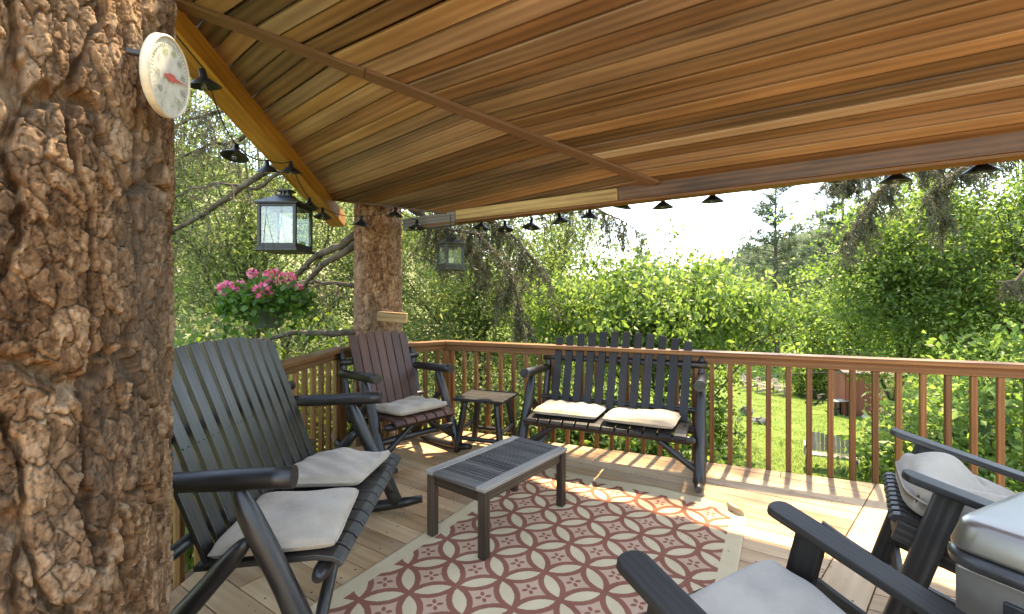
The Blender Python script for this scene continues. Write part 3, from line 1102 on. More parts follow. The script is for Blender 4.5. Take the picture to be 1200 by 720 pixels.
def cushion(name, label, root, loc, wd, dp, h, rz=0.0, rx=-.045, mat='cushion', ry=0.0, tufts=None, group=None, seed=1, nexp=8, rnd=.045, wrk=.0035):
    n = 44
    q = np.linspace(-1, 1, n)
    U, V = np.meshgrid(q, q)
    rs = np.random.default_rng(seed)
    prof = ((1 - np.abs(U) ** nexp) * (1 - np.abs(V) ** nexp))
    T = np.clip(prof, 0, 1) ** .26
    cr = 1 - rnd * (np.abs(U) ** 4) * (np.abs(V) ** 4)
    pinch = 1 - .03 * (1 - V ** 2) * (np.abs(U) ** 6)
    X = U * wd / 2 * cr * pinch
    Y = V * dp / 2 * cr * (1 - .03 * (1 - U ** 2) * np.abs(V) ** 6)
    wr = np.zeros_like(U)
    for k in range(7):
        a, b, c = rs.normal(0, 3.2, 3)
        wr += np.sin(U * a * 1.6 + V * b * 1.6 + c * 3) * wrk
    crown = .84 + .16 * np.clip((1 - U ** 2) * (1 - V ** 2), 0, 1) ** .4
    up = h / 2 * T * crown * 1.05
    lo = -h / 2 * T * .9
    if tufts:
        for tu, tv in tufts:
            d2 = ((U - tu) * wd) ** 2 + ((V - tv) * dp) ** 2
            up -= h * .62 * np.exp(-d2 / .0016) + h * .30 * np.exp(-d2 / .010)
            ang = np.arctan2((V - tv) * dp, (U - tu) * wd)
            up += .006 * np.sin(ang * 7 + tu * 9) * np.exp(-d2 / .008) * T
    up += wr * T
    v = np.concatenate([np.stack([X, Y, up], -1).reshape(-1, 3), np.stack([X, Y, lo], -1).reshape(-1, 3)])
    i = np.arange(n * n).reshape(n, n)
    f1 = np.stack([i[:-1, :-1], i[:-1, 1:], i[1:, 1:], i[1:, :-1]], -1).reshape(-1, 4)
    f2 = (f1 + n * n)[:, ::-1]
    edge = np.concatenate([i[0, :], i[1:, -1], i[-1, -2::-1], i[-2:0:-1, 0]])
    e2 = np.roll(edge, -1)
    f3 = np.stack([edge, edge + n * n, e2 + n * n, e2], -1)
    o = numpy_mesh(name, v, np.concatenate([f1, f2, f3]), M[mat], None, smooth=True)
    # piping cord round the seam
    mbp = MB()
    ring = [tuple(v[k]) for k in edge[::3]]
    ring.append(ring[0])
    mbp.tube(ring, .0045, 6, .5, False)
    mbp.build("piping", M[mat], o)
    bpy.context.view_layer.update()
    o.matrix_world = Matrix.LocRotScale(root.location, root.rotation_euler, None) @ Matrix.Translation(loc) @ Matrix.Rotation(rz, 4, 'Z') @ Matrix.Rotation(rx, 4, 'X') @ Matrix.Rotation(ry, 4, 'Y')
    tag(o, label, "cushion", group)
    return o


G = "beige seat cushions on the log seats"
cushion("seat_cushion", "beige cushion on the near half of the black bench beside the pine trunk", left_bench, (-.335, .235, .438), .50, .46, .062, .10, -.03, group=G, seed=1)
cushion("seat_cushion", "beige cushion on the half of the pine-side bench nearest the brown chair", left_bench, (.22, .245, .452), .50, .47, .062, -.12, -.05, group=G, seed=2, ry=.03)
cushion("seat_cushion", "beige cushion on the side table end of the railing bench", back_bench, (-.32, .23, .438), .54, .44, .062, .03, -.04, group=G, seed=3)
cushion("seat_cushion", "beige cushion on the free end of the railing bench, away from the side table", back_bench, (.27, .22, .438), .54, .45, .062, -.03, -.04, group=G, seed=4)
cushion("seat_cushion", "beige cushion lying on the seat of the dark brown rocking chair", brown_chair, (.02, .24, .436), .52, .46, .062, .02, -.05, group=G, seed=5)

# ------------------------------------------------------------------ side table (stool)
st = thing("side_table", "small dark log side table with splayed legs between brown chair and bench", "table", (-.23, 4.17, 0), R(-20))
mb = MB()
for k in range(4):
    mb.box((0, -.165 + k * .11, .478), (.47, .106, .026))
mb.build("table_top", M['darkslat'], st, bevel=.004)
for sx in (-1, 1):
    for sy in (-1, 1):
        mb = MB(); log(mb, (sx * .15, sy * .14, .466), (sx * .215, sy * .19, .0), .028, 0, .02, .031)
        mb.build("leg", M['blacklog'], st)
for sy in (-1, 1):
    mb = MB(); log(mb, (-.20, sy * .175, .13), (.20, sy * .175, .13), .02, .03, .03)
    mb.build("stretcher", M['blacklog'], st)
mb = MB(); log(mb, (-.195, -.17, .20), (-.195, .17, .20), .018, .03, .03)
mb.build("stretcher", M['blacklog'], st)
mb = MB(); log(mb, (.195, -.17, .20), (.195, .17, .20), .018, .03, .03)
mb.build("stretcher", M['blacklog'], st)

# ------------------------------------------------------------------ coffee table
ct = thing("coffee_table", "low weathered coffee table with grey slatted top standing on the rug", "table", (-.067, 2.805, .012), R(52.4))
TL, TW, TH = .83, .45, .375
mb = MB()
n = 22
for k in range(n):
    x = -TL / 2 + .075 + (k + .5) * (TL - .15) / n
    mb.box((x, 0, TH - .013), ((TL - .15) / n - .0105, TW - .12, .018))
mb.build("slatted_top", M['greyslat'], ct, bevel=.0015)
mb = MB()
for s_ in (-1, 1):
    mb.box((0, s_ * (TW / 2 - .03), TH - .011), (TL, .06, .022))
mb.build("top_border", M['greyedge'], ct, bevel=.002)
for s_ in (-1, 1):
    mb = MB()
    mb.box((s_ * (TL / 2 - .0355), 0, TH - .012), (.07, TW - .122, .022))
    mb.build("end_board", M['greyslat'], ct, bevel=.002)
mb = MB()
for s_ in (-1, 1):
    mb.box((0, s_ * (TW / 2 - .035), TH - .055), (TL - .10, .02, .064))
    mb.box((s_ * (TL / 2 - .035), 0, TH - .056), (.02, TW - .10, .064))
mb.build("apron", M['tableleg'], ct, bevel=.002)
for sx in (-1, 1):
    for sy in (-1, 1):
        mb = MB(); mb.box((sx * (TL / 2 - .03), sy * (TW / 2 - .03), (TH - .024) / 2), (.047, .047, TH - .024))
        mb.build("leg", M['tableleg'], ct, bevel=.003)


# ------------------------------------------------------------------ rug
def rugmat():
    m, t, b = mat_base("rug_weave")
    uv = t.nodes.new("ShaderNodeUVMap").outputs[0]
    s = t.nodes.new("ShaderNodeSeparateXYZ")
    L(t, uv, s.inputs[0])
    u, v = s.outputs[0], s.outputs[1]
    du = math_node(t, 'SUBTRACT', u, 1.40)
    dv = math_node(t, 'ADD', v, 1.645)
    p = math_node(t, 'DIVIDE', math_node(t, 'ADD', du, dv), .31)
    q = math_node(t, 'DIVIDE', math_node(t, 'SUBTRACT', du, dv), .31)
    fx = math_node(t, 'SUBTRACT', math_node(t, 'FRACT', math_node(t, 'ADD', p, 20.0)), .5)
    fy = math_node(t, 'SUBTRACT', math_node(t, 'FRACT', math_node(t, 'ADD', q, 20.0)), .5)
    ax, ay = math_node(t, 'ABSOLUTE', fx), math_node(t, 'ABSOLUTE', fy)

    def dist(cx, cy):
        a = math_node(t, 'SUBTRACT', ax, cx); c = math_node(t, 'SUBTRACT', ay, cy)
        return math_node(t, 'SQRT', math_node(t, 'ADD', math_node(t, 'MULTIPLY', a, a), math_node(t, 'MULTIPLY', c, c)))
    d0, d1, d2 = dist(0, 0), dist(1, 0), dist(0, 1)
    R0 = .7071
    e = [math_node(t, 'ABSOLUTE', math_node(t, 'SUBTRACT', d, R0)) for d in (d0, d1, d2)]
    mn = math_node(t, 'MINIMUM', e[0], math_node(t, 'MINIMUM', e[1], e[2]))
    jit = noise(t, uv, 140, 2, .5)
    ln = math_node(t, 'LESS_THAN', math_node(t, 'ADD', mn, math_node(t, 'MULTIPLY', math_node(t, 'SUBTRACT', jit, .5), .05)), .064)
    petal = math_node(t, 'LESS_THAN', math_node(t, 'MINIMUM', d1, d2), R0)

    def ell(cx, cy, rx, ry):
        a = math_node(t, 'DIVIDE', math_node(t, 'SUBTRACT', ax, cx), rx)
        c = math_node(t, 'DIVIDE', math_node(t, 'SUBTRACT', ay, cy), ry)
        return math_node(t, 'LESS_THAN', math_node(t, 'ADD', math_node(t, 'MULTIPLY', a, a), math_node(t, 'MULTIPLY', c, c)), 1.0)
    dots = math_node(t, 'MAXIMUM', ell(.105, 0, .068, .043), ell(0, .105, .043, .068))
    big = noise(t, uv, 5, 4, .6)
    weave = t.nodes.new("ShaderNodeTexNoise")
    weave.inputs["Scale"].default_value = 420
    L(t, uv, weave.inputs["Vector"])
    cream = ramp(t, math_node(t, 'ADD', math_node(t, 'MULTIPLY', big, .5), math_node(t, 'MULTIPLY', weave.outputs[0], .5)), [(.3, (.50, .375, .225)), (.7, (.68, .54, .35))])
    pinkish = ramp(t, math_node(t, 'ADD', math_node(t, 'MULTIPLY', big, .4), math_node(t, 'MULTIPLY', weave.outputs[0], .6)), [(.3, (.45, .27, .175)), (.7, (.59, .38, .26))])
    redc = ramp(t, math_node(t, 'ADD', math_node(t, 'MULTIPLY', big, .4), math_node(t, 'MULTIPLY', weave.outputs[0], .6)), [(.3, (.205, .070, .044)), (.7, (.34, .135, .088))])
    c = mixc(t, petal, pinkish, cream)
    c = mixc(t, dots, c, redc)
    c = mixc(t, ln, c, redc)
    # plain border
    bo = .085
    mu = math_node(t, 'LESS_THAN', math_node(t, 'ABSOLUTE', math_node(t, 'SUBTRACT', u, (RU0 + RU1) / 2)), (RU1 - RU0) / 2 - bo)
    mv = math_node(t, 'LESS_THAN', math_node(t, 'ABSOLUTE', math_node(t, 'SUBTRACT', v, (RV0 + RV1) / 2)), (RV1 - RV0) / 2 - bo)
    inside = math_node(t, 'MULTIPLY', mu, mv)
    c = mixc(t, inside, cream, c)
    L(t, c, b.inputs["Base Color"])
    b.inputs["Roughness"].default_value = .95
    b.inputs["Specular IOR Level"].default_value = .08
    bump(t, b, weave.outputs[0], .5, .003)
    return m


RU0, RU1, RV0, RV1 = .72, 3.30, -1.80, -.205


def make_rug():
    nu, nv = 200, 130
    U, V = np.meshgrid(np.linspace(RU0, RU1, nu), np.linspace(RV0, RV1, nv))
    Z = .006 + .0015 * np.sin(U * 5 + V * 3)
    # lifted wavy back edge
    e = np.clip((U - (RU1 - .22)) / .22, 0, 1)
    lift = .5 + .5 * np.sin((V + 1.05) * 5.2)
    Z += e ** 2 * .022 * np.clip(lift, 0, 1) * np.clip((V - RV0 - .45) / .3, 0, 1)
    # corner (u max, v max) folded up and over
    dd = ((U - RU1) + (V - RV1)) / math.sqrt(2) + .115        # positive inside the curl
    U2, V2 = U.copy(), V.copy()
    r = .022
    a = np.clip(dd, 0, .16) / r
    m = dd > 0
    ang = np.minimum(a, 3.6)
    s = r * np.sin(ang)
    shift = (dd - s) / math.sqrt(2)
    U2[m] -= shift[m]; V2[m] -= shift[m]
    Z[m] += (r * (1 - np.cos(ang)))[m]
    X = .515 * U2 + .857 * V2
    Y = .857 * U2 - .515 * V2
    v = np.stack([X, Y, Z], -1).reshape(-1, 3)
    i = np.arange(nu * nv).reshape(nv, nu)
    f = np.stack([i[:-1, :-1], i[1:, :-1], i[1:, 1:], i[:-1, 1:]], -1).reshape(-1, 4)
    o = numpy_mesh("patterned_rug", v, f, rugmat(), None, smooth=True)
    me = o.data
    ul = me.uv_layers.new(name="UVMap")
    uvv = np.stack([U, V], -1).reshape(-1, 2)
    ul.data.foreach_set("uv", uvv[f.ravel()].astype(np.float32).ravel())
    md = o.modifiers.new("thick", 'SOLIDIFY')
    md.thickness = .006
    md.offset = 0
    tag(o, "cream and dusty red rug of interlocking circles with one curled corner", "rug")


make_rug()


# ------------------------------------------------------------------ flat-armed rockers
def rocker(name, label, loc, rotz, tilt, mat, cush, armw=.088, arml=.66, tufts=None, W=.50, cs=7):
    t = thing(name, label, "chair", loc, rotz)
    t.rotation_euler = (-tilt, 0, rotz)
    X = W / 2 + .045
    mb = MB()
    for i in range(10):
        slat_strip(mb, (-.5 + (i + .5) / 10) * W, W / 10 * .66, [(-.07, .455), (-.062, .475), (-.045, .484), (.03, .488), (.25, .478), (.48, .465)], .02)
    mb.build("seat", mat, t, bevel=.002)
    mb = MB(); back_slats(mb, W, 7, .74, .03, R(16), (.47, .40), .02, True, .86, 1.0)
    mb.build("backrest", mat, t, bevel=.003)
    mb = MB()
    for s_ in (-1, 1):
        mb.bar((s_ * (W / 2 - .012), -.045, .43), (s_ * (W / 2 - .012), .52, .41), .024, .07)
    mb.bar((-W / 2 + .025, -.03, .425), (W / 2 - .025, -.03, .425), .022, .06)
    mb.build("seat_frame", mat, t, bevel=.003)
    mb = MB()
    for z in (.55, .98):
        y = .47 + (z - .40) * math.tan(R(16)) + .014
        mb.bar((-X, y, z), (X, y, z), .022, .06)
    mb.build("back_rail", mat, t, bevel=.003)
    for s_ in (-1, 1):
        x = s_ * X
        # arm with rounded front
        n = 8
        out = [(-armw / 2, arml), (-armw / 2, armw * .35)] + [(-armw / 2 * math.cos(a), armw * .35 - armw * .35 * math.sin(a) ** .8) for a in [math.pi * q / n for q in range(1, n)]] + [(armw / 2, armw * .35), (armw / 2 * .8, arml)]
        mb = MB(); mb.prism([(x + s_ * .012 + a, -.09 + b_, .628) for a, b_ in out], (0, 0, .023), [(b_, a) for a, b_ in out])
        mb.build("armrest", mat, t, bevel=.004)
        mb = MB(); mb.bar((x, .035, .627), (x, .035, .03), .028, .072, (0, 1, 0))
        mb.build("front_leg", mat, t, bevel=.004)
        mb = MB(); mb.bar((x, .50, .60), (x, .54, .03), .028, .075, (0, 1, 0))
        mb.build("rear_leg", mat, t, bevel=.004)
        mb = MB(); mb.bar((x - s_ * .003, .03, .20), (x - s_ * .003, .53, .20), .024, .055)
        mb.build("side_rail", mat, t, bevel=.003)
        mb = MB()
        ys = np.linspace(-.20, .86, 22)
        top = [(y, .075 + .26 * (y - .30) ** 2) for y in ys]
        bot = [(y, .010 + .26 * (y - .30) ** 2) for y in ys[::-1]]
        out = top + bot
        mb.prism([(x - .017 - s_ * .034, y, z) for y, z in out], (.034, 0, 0), [(y, z) for y, z in out])
        mb.build("rocker_runner", mat, t, bevel=.004)
    mb = MB(); mb.bar((-X, .06, .16), (X, .06, .16), .022, .05)
    mb.build("stretcher", mat, t, bevel=.003)
    # rest on the deck
    zmin = 9
    M4 = Matrix.LocRotScale(None, t.rotation_euler, None)
    for ch in [o for o in bpy.data.objects if o.parent == t and o.name.startswith("rocker_runner")]:
        for vv in ch.data.vertices:
            zmin = min(zmin, (M4 @ vv.co).z)
    t.location.z = -zmin + .001
    return t


chairA = rocker("rocking_chair", "black flat-armed rocking chair with plain grey cushion at the rug's near right edge", (.495, 1.27, 0), R(208), R(13), M['blackpaint'], None, W=.455)
chairB = rocker("rocking_chair", "charcoal flat-armed rocking chair with tufted cushion beside the stainless cooler", (1.40, 1.80, 0), R(233), R(16), M['charcoal'], None)
cushion("seat_cushion", "plain light grey cushion on the flat-armed chair facing the rug", chairA, (0, .205, .522), .44, .46, .062, .02, -.02, mat='cushion_grey', seed=9)
cushion("seat_cushion", "thick tufted pale cushion on the chair beside the stainless cooler", chairB, (0, .20, .548), .50, .52, .15, .02, -.02, mat='cushion_pale', seed=10, rnd=.15, wrk=.011, nexp=5, tufts=[(-.36, -.2), (.36, -.2), (-.36, .45), (.36, .45), (0, .1)])


# ------------------------------------------------------------------ stainless cooler cart
def rounded_rect(w_, d_, r, n=8):
    pts = []
    for cx, cy, a0 in ((w_ / 2 - r, d_ / 2 - r, 0), (-w_ / 2 + r, d_ / 2 - r, 90), (-w_ / 2 + r, -d_ / 2 + r, 180), (w_ / 2 - r, -d_ / 2 + r, 270)):
        for k in range(n + 1):
            a = R(a0 + 90 * k / n)
            pts.append((cx + r * math.cos(a), cy + r * math.sin(a)))
    return pts


def loft(mb, rings, cap=True):
    n0 = len(mb.v)
    n = len(rings[0])
    for r in rings:
        mb.v += [tuple(p) for p in r]
    for i in range(len(rings) - 1):
        for k in range(n):
            k2 = (k + 1) % n
            mb.face([n0 + i * n + k, n0 + i * n + k2, n0 + (i + 1) * n + k2, n0 + (i + 1) * n + k], [(0, 0), (.1, 0), (.1, .1), (0, .1)], .5, True)
    if cap:
        mb.face([n0 + k for k in range(n)][::-1], [(0, 0)] * n, .5)
        mb.face([n0 + (len(rings) - 1) * n + k for k in range(n)], [(0, 0)] * n, .5)


ca = Vector((.42, -.907, 0)).normalized()
CL, CD = .78, .46                                     # along ca, depth
corner = Vector((1.068, 1.135, 0))
cb_ = Vector((.907, .42, 0)).normalized()
cc = corner + ca * (CL / 2) + cb_ * (CD / 2)
cooler = thing("cooler_cart", "stainless steel cart with a rounded lid and dark doors beside the flat-armed chairs", "cooler", (cc.x, cc.y, 0), math.atan2(ca.y, ca.x))
mb = MB()
rings = []
for inset, z in ((.012, .752), (.002, .756), (.001, .764), (.016, .812), (.020, .819), (.028, .824), (.040, .8255), (.14, .8258)):
    rings.append([(x, y, z) for x, y in rounded_rect(CL - 2 * inset, CD - 2 * inset, max(.02, .058 - inset * .3))])
loft(mb, rings)
mb.build("lid", M['steel'], cooler)
mb = MB()
rings = []
for inset, z in ((.012, .712), (-.006, .718), (-.008, .735), (-.002, .748), (.01, .751)):
    rings.append([(x, y, z) for x, y in rounded_rect(CL - 2 * inset, CD - 2 * inset, .078)])
loft(mb, rings)
mb.build("lid_gasket", M['gasket'], cooler)
mb = MB()
mb.box((0, 0, .42), (CL - .04, CD - .04, .582))
mb.build("body", M['steel'], cooler, bevel=.006)
for k in (-1, 1):
    mb = MB()
    mb.box((k * .16 + .03, CD / 2 - .018, .43), (.30, .012, .48)); mb.build("door", M['darkpanel'], cooler, bevel=.004)
    mb = MB()
    mb.box((k * .16 + .03, -CD / 2 + .018, .42), (.305, .014, .50)); dd_ = mb.build("door", M['darkpanel'], cooler, bevel=.004)
    mb = MB()
    mb.box((k * .16 + .03, -CD / 2 + .008, .42), (.26, .008, .45)); mb.build("door_panel", M['steel'], dd_, bevel=.003)
for sx in (-1, 1):
    for sy in (-1, 1):
        mb = MB(); mb.box((sx * (CL / 2 - .05), sy * (CD / 2 - .05), .064), (.05, .05, .128))
        mb.build("leg", M['gasket'], cooler, bevel=.004)


# ------------------------------------------------------------------ lanterns
def lantern(name, label, loc, rotz, wd, ht, mat, hook):
    t = thing(name, label, "lantern", loc, rotz)           # origin at the bottom centre
    h1 = ht * .72
    a = wd / 2
    mb = MB()
    mb.box((0, 0, .012), (wd + .03, wd + .03, .024)); mb.box((0, 0, .034), (wd, wd, .02))
    mb.build("base", mat, t, bevel=.003)
    mb = MB()
    for sx in (-1, 1):
        for sy in (-1, 1):
            mb.box((sx * (a - .012), sy * (a - .012), h1 / 2 + .022), (.026, .026, h1 - .044))
    for s_ in (-1, 1):
        for z in (.055, h1 - .012):
            mb.box((0, s_ * (a - .012), z), (wd - .052, .018, .022)); mb.box((s_ * (a - .012), 0, z), (.018, wd - .052, .022))
    mb.build("frame", mat, t, bevel=.002)
    for k in range(4):
        mb = MB()
        c = (a - .012) * (1 if k % 2 else -1)
        if k < 2: mb.box((0, c, h1 / 2 + .02), (wd - .053, .003, h1 - .09))
        else: mb.box((c, 0, h1 / 2 + .02), (.003, wd - .053, h1 - .09))
        mb.build("glass_pane", M['glass'], t)
    mb = MB()
    r4 = lambda q, z: [(q, q, z), (-q, q, z), (-q, -q, z), (q, -q, z)]
    mb2 = MB()
    loft(mb2, [r4(a + .02, h1), r4(a + .022, h1 + .012), r4(a * .38, ht * .88), r4(a * .36, ht * .9)])
    for i in range(len(mb2.sm)): mb2.sm[i] = False
    rf = mb2.build("roof", mat, t)
    mb = MB()
    for k in range(8):
        an = k * math.pi / 4
        mb.box((a * .27 * math.cos(an), a * .27 * math.sin(an), ht * .93), (.012, .012, ht * .06))
    mb.box((0, 0, ht * .97), (a * .75, a * .75, .012))
    mb.build("chimney", mat, rf)
    mb = MB()
    ring = [(.028 * math.cos(q), 0, ht * 1.0 + .02 + .028 * math.sin(q)) for q in [k * math.pi / 8 for k in range(17)]]
    mb.tube(ring, .004, 6, .5, False)
    mb.tube([(0, 0, ht + .045), (0, 0, ht + .045 + hook)], .0035, 6)
    mb.build("hanger", M['wire'], t)
    mb = MB(); mb.lathe([(.0001, .044), (.032, .044), (.033, .13), (.028, .132), (.0001, .128)], (0, 0, 0), 16)
    mb.build("candle", M['candle'], t)
    return t


lp = P(335, 296, 4.05)
lantern("hanging_lantern", "large black four-sided lantern hanging from the rafter near the flower basket", lp, R(0), .33, .56, M['blackmetal'], .17)
lp = P(528, 317, 4.75)
lantern("hanging_lantern", "smaller grey lantern hanging from the eave beam beside the spruce trunk", lp, R(37), .21, .37, M['pewter'], .17)


# ------------------------------------------------------------------ string lights
def string_lights(label, lamps, extra):
    t = thing("string_lights", label, "string lights")
    pts = []
    for i, (p, tilt) in enumerate(lamps):
        pts.append(p + Vector((0, 0, .10)))
    cab = []
    for i in range(len(pts) - 1):
        a, b = pts[i], pts[i + 1]
        sag = min(.10, (b - a).length * .09)
        for k in range(6):
            q = k / 6
            cab.append(a.lerp(b, q) - Vector((0, 0, sag * 4 * q * (1 - q))))
    cab.append(pts[-1])
    mb = MB(); mb.tube(extra[0] + cab + extra[1], .0045, 6, .5)
    mb.build("cable", M['wire'], t)
    for p, tilt in lamps:
        rot = (Matrix.Rotation(tilt[0], 3, 'X') @ Matrix.Rotation(tilt[1], 3, 'Y'))
        mb = MB()
        mb.lathe([(.012, .10), (.016, .098), (.018, .055), (.030, .048), (.088, .004), (.090, .0), (.086, .0), (.028, .042), (.014, .045)], p, 20, rot)
        sh = mb.build("lamp_shade", M['blackmetal'], t)
        mb = MB()
        mb.lathe([(.008, .045), (.012, .03), (.021, .006), (.021, -.008), (.013, -.022), (.0001, -.026)], p, 14, rot)
        mb.build("bulb", M['glass'], sh)


l1 = [(240, 102, 2.7), (275, 184, 3.25), (314, 202, 3.75), (341, 203, 3.95), (362, 244, 4.35), (378, 255, 4.75), (423, 264, 4.95), (463, 254, 4.95), (488, 268, 5.0)]
string_lights("black cone-shade string lights along the orange rafter on the left", [(P(*q), (random.uniform(-.25, .25), random.uniform(-.2, .2))) for q in l1], ([P(205, 40, 2.3)], []))


def s_pt(px, py, s_):
    k = (px - CX) / F
    return P(px, py, s_ / (RN[0] * k + RN[1]))


l2 = [(488, 270), (564, 268), (592, 270), (622, 267), (657, 261), (691, 256), (729, 244), (777, 244), (835, 237), (895, 219), (969, 211), (1050, 213), (1150, 202), (1262, 190)]
string_lights("black cone-shade string lights along the outside of the long eave beam", [(s_pt(q[0], q[1], 3.98), (random.uniform(-.2, .2), random.uniform(-.2, .2))) for q in l2[1:]], ([s_pt(492, 262, 3.98)], []))


# ------------------------------------------------------------------ thermometer
def thermometer():
    c = P(197, 91, 1.10)
    n = Vector((.97, .20, -.10)).normalized()
    o = thing("dial_thermometer", "round white dial thermometer with red needle fixed to the huge pine trunk", "thermometer", c)
    rot = n.to_track_quat('Z', 'Y').to_matrix()
    q = rot.to_4x4()
    o.rotation_euler = q.to_euler()
    r = .094
    mb = MB(); mb.lathe([(.0001, -.03), (r - .006, -.015), (r, -.010), (r, .004), (r - .004, .008), (r - .008, .004)], (0, 0, 0), 48)
    mb.build("rim", M['dial_rim'], o)
    mb = MB(); mb.lathe([(r - .007, .003), (r * .5, .0042), (.0001, .0045)], (0, 0, 0), 48)
    mb.build("dial", M['dial'], o)
    mb = MB()
    for k in range(41):
        a = R(225 - 270 * k / 40)
        rr = r * .80
        l = .008 if k % 5 == 0 else .004
        mb.box((rr * math.cos(a), rr * math.sin(a), .0055), (l, .0014, .001), Matrix.Rotation(a, 3, 'Z'))
    mb.build("tick_marks", M['greymark'], o)
    for k, s_ in enumerate(("-40", "-20", "0", "20", "40", "60", "80", "100", "120")):
        a = R(225 - 270 * k / 8)
        cu = bpy.data.curves.new("numeral", 'FONT')
        cu.body = s_; cu.size = .020; cu.align_x = 'CENTER'; cu.align_y = 'CENTER'
        tmp = bpy.data.objects.new("numeral", cu)
        COL.objects.link(tmp)
        bpy.context.view_layer.update()
        me = bpy.data.meshes.new_from_object(tmp.evaluated_get(bpy.context.evaluated_depsgraph_get()))
        bpy.data.objects.remove(tmp)
        me.materials.clear(); me.materials.append(M['greenmark'] if k in (3, 4, 8) else M['greymark'])
        no = bpy.data.objects.new("numeral", me)
        COL.objects.link(no); no.parent = o
        no.location = (r * .62 * math.cos(a), r * .62 * math.sin(a), .0057)
    mb = MB()
    # needle across the dial: points towards the right of the picture
    v0 = rot.inverted() @ Vector((.55, .83, .05)); an = math.atan2(v0.y, v0.x)
    ca_, sa_ = math.cos(an), math.sin(an)
    def pt(x, y): return (x * ca_ - y * sa_, x * sa_ + y * ca_, .007)
    mb.prism([pt(-.030, -.003), pt(-.014, -.004), pt(-.010, -.009), pt(.010, -.008), pt(.018, -.003), pt(.074, 0), pt(.018, .003), pt(.010, .008), pt(-.010, .009), pt(-.014, .004), pt(-.030, .003)], n * 0 + Vector((0, 0, .002)))
    mb.build("needle", M['red'], o)
    mb = MB()
    mb.box((0, .045, -.021), (.05, .016, .014)); mb.box((0, .045, -.055), (.016, .012, .07))
    mb.build("bracket", M['pewter'], o, bevel=.002)
    return o


thermometer()

# block nailed to the spruce trunk
bp = P(460, 372, 5.02)
mb = MB()
mb.box(bp, (.32, .07, .11), Matrix.Rotation(R(4), 3, 'Y'))
o = mb.build("wood_block", M['beam_pale'], None, bevel=.006)
tag(o, "short pale wooden block nailed to the spruce trunk above the brown chair", "wood block")


# ------------------------------------------------------------------ hanging basket
def basket():
    c = P(314, 384, 3.75)
    t = thing("flower_basket", "hanging dark green pot of pink geraniums below the large lantern", "planter", c)
    mb = MB(); mb.lathe([(.0001, 0), (.09, 0), (.10, .012), (.145, .13), (.155, .135), (.155, .155), (.142, .155), (.12, .12), (.0001, .11)], (0, 0, 0), 28)
    mb.build("pot", M['pot'], t)
    mb = MB()
    top = Vector((-2.04 - c.x, .02, 1.30))
    for k in range(3):
        a = k * 2.1 + .4
        mb.tube([(.15 * math.cos(a), .15 * math.sin(a), .15), (top.x * .9, top.y, .95), tuple(top)], .0018, 5)
    mb.build("hanger", M['wire'], t)
    n = 1500
    th = RNG.uniform(0, 2 * np.pi, n); rr = np.sqrt(RNG.uniform(0, 1, n)) * .33; zz = RNG.uniform(0, 1, n)
    hgt = .30 - (rr / .33) ** 2 * .17
    C = np.stack([rr * np.cos(th) * 1.05, rr * np.sin(th), 0.17 + (zz - .30) * hgt + .06 * RNG.normal(size=n) * .4], 1)
    drop = RNG.random(n) < .12
    C[drop, 2] -= np.clip(rr[drop] - .14, 0, 1) * 1.1
    C[:, 2] = np.where((np.hypot(C[:, 0], C[:, 1]) < .21), np.maximum(C[:, 2], .16 + .03 * RNG.random(n)), C[:, 2])
    leaf_object("foliage", C, .05, M['geranium'], RNG.random(n), t, aspect=1.05, droop=.0, fold=.15)
    for k, (px, py, dy, s_) in enumerate(((266, 338, .0, 1.0), (280, 336, -.08, .8), (320, 324, .05, 1.05), (308, 341, -.22, 1.0), (338, 327, .1, .9), (296, 320, .2, .6), (350, 337, 0, .45))):
        p = P(px, py, 3.75 + dy) - c
        m = 70
        d = unit(RNG.normal(size=(m, 3)))
        C = np.array(p)[None] + d * .048 * s_ * np.array([1, 1, .75])
        v, f = leaf_geo(C, .030 * s_ + .006, aspect=.95, axis=d * 2.2, droop=0)
        numpy_mesh("flower_head", v, f, M['pink'], RNG.random(m), 'FACE', False, t)
        mb = MB(); mb.tube([tuple(p * .3 + Vector((0, 0, .08))), tuple(p)], .003, 5)
        mb.build("flower_stalk", M['geranium'], t)


basket()


# ------------------------------------------------------------------ vegetation
def bez(a, b, c, n):
    return [a * ((1 - t) ** 2) + b * (2 * t * (1 - t)) + c * (t * t) for t in [i / n for i in range(n + 1)]]


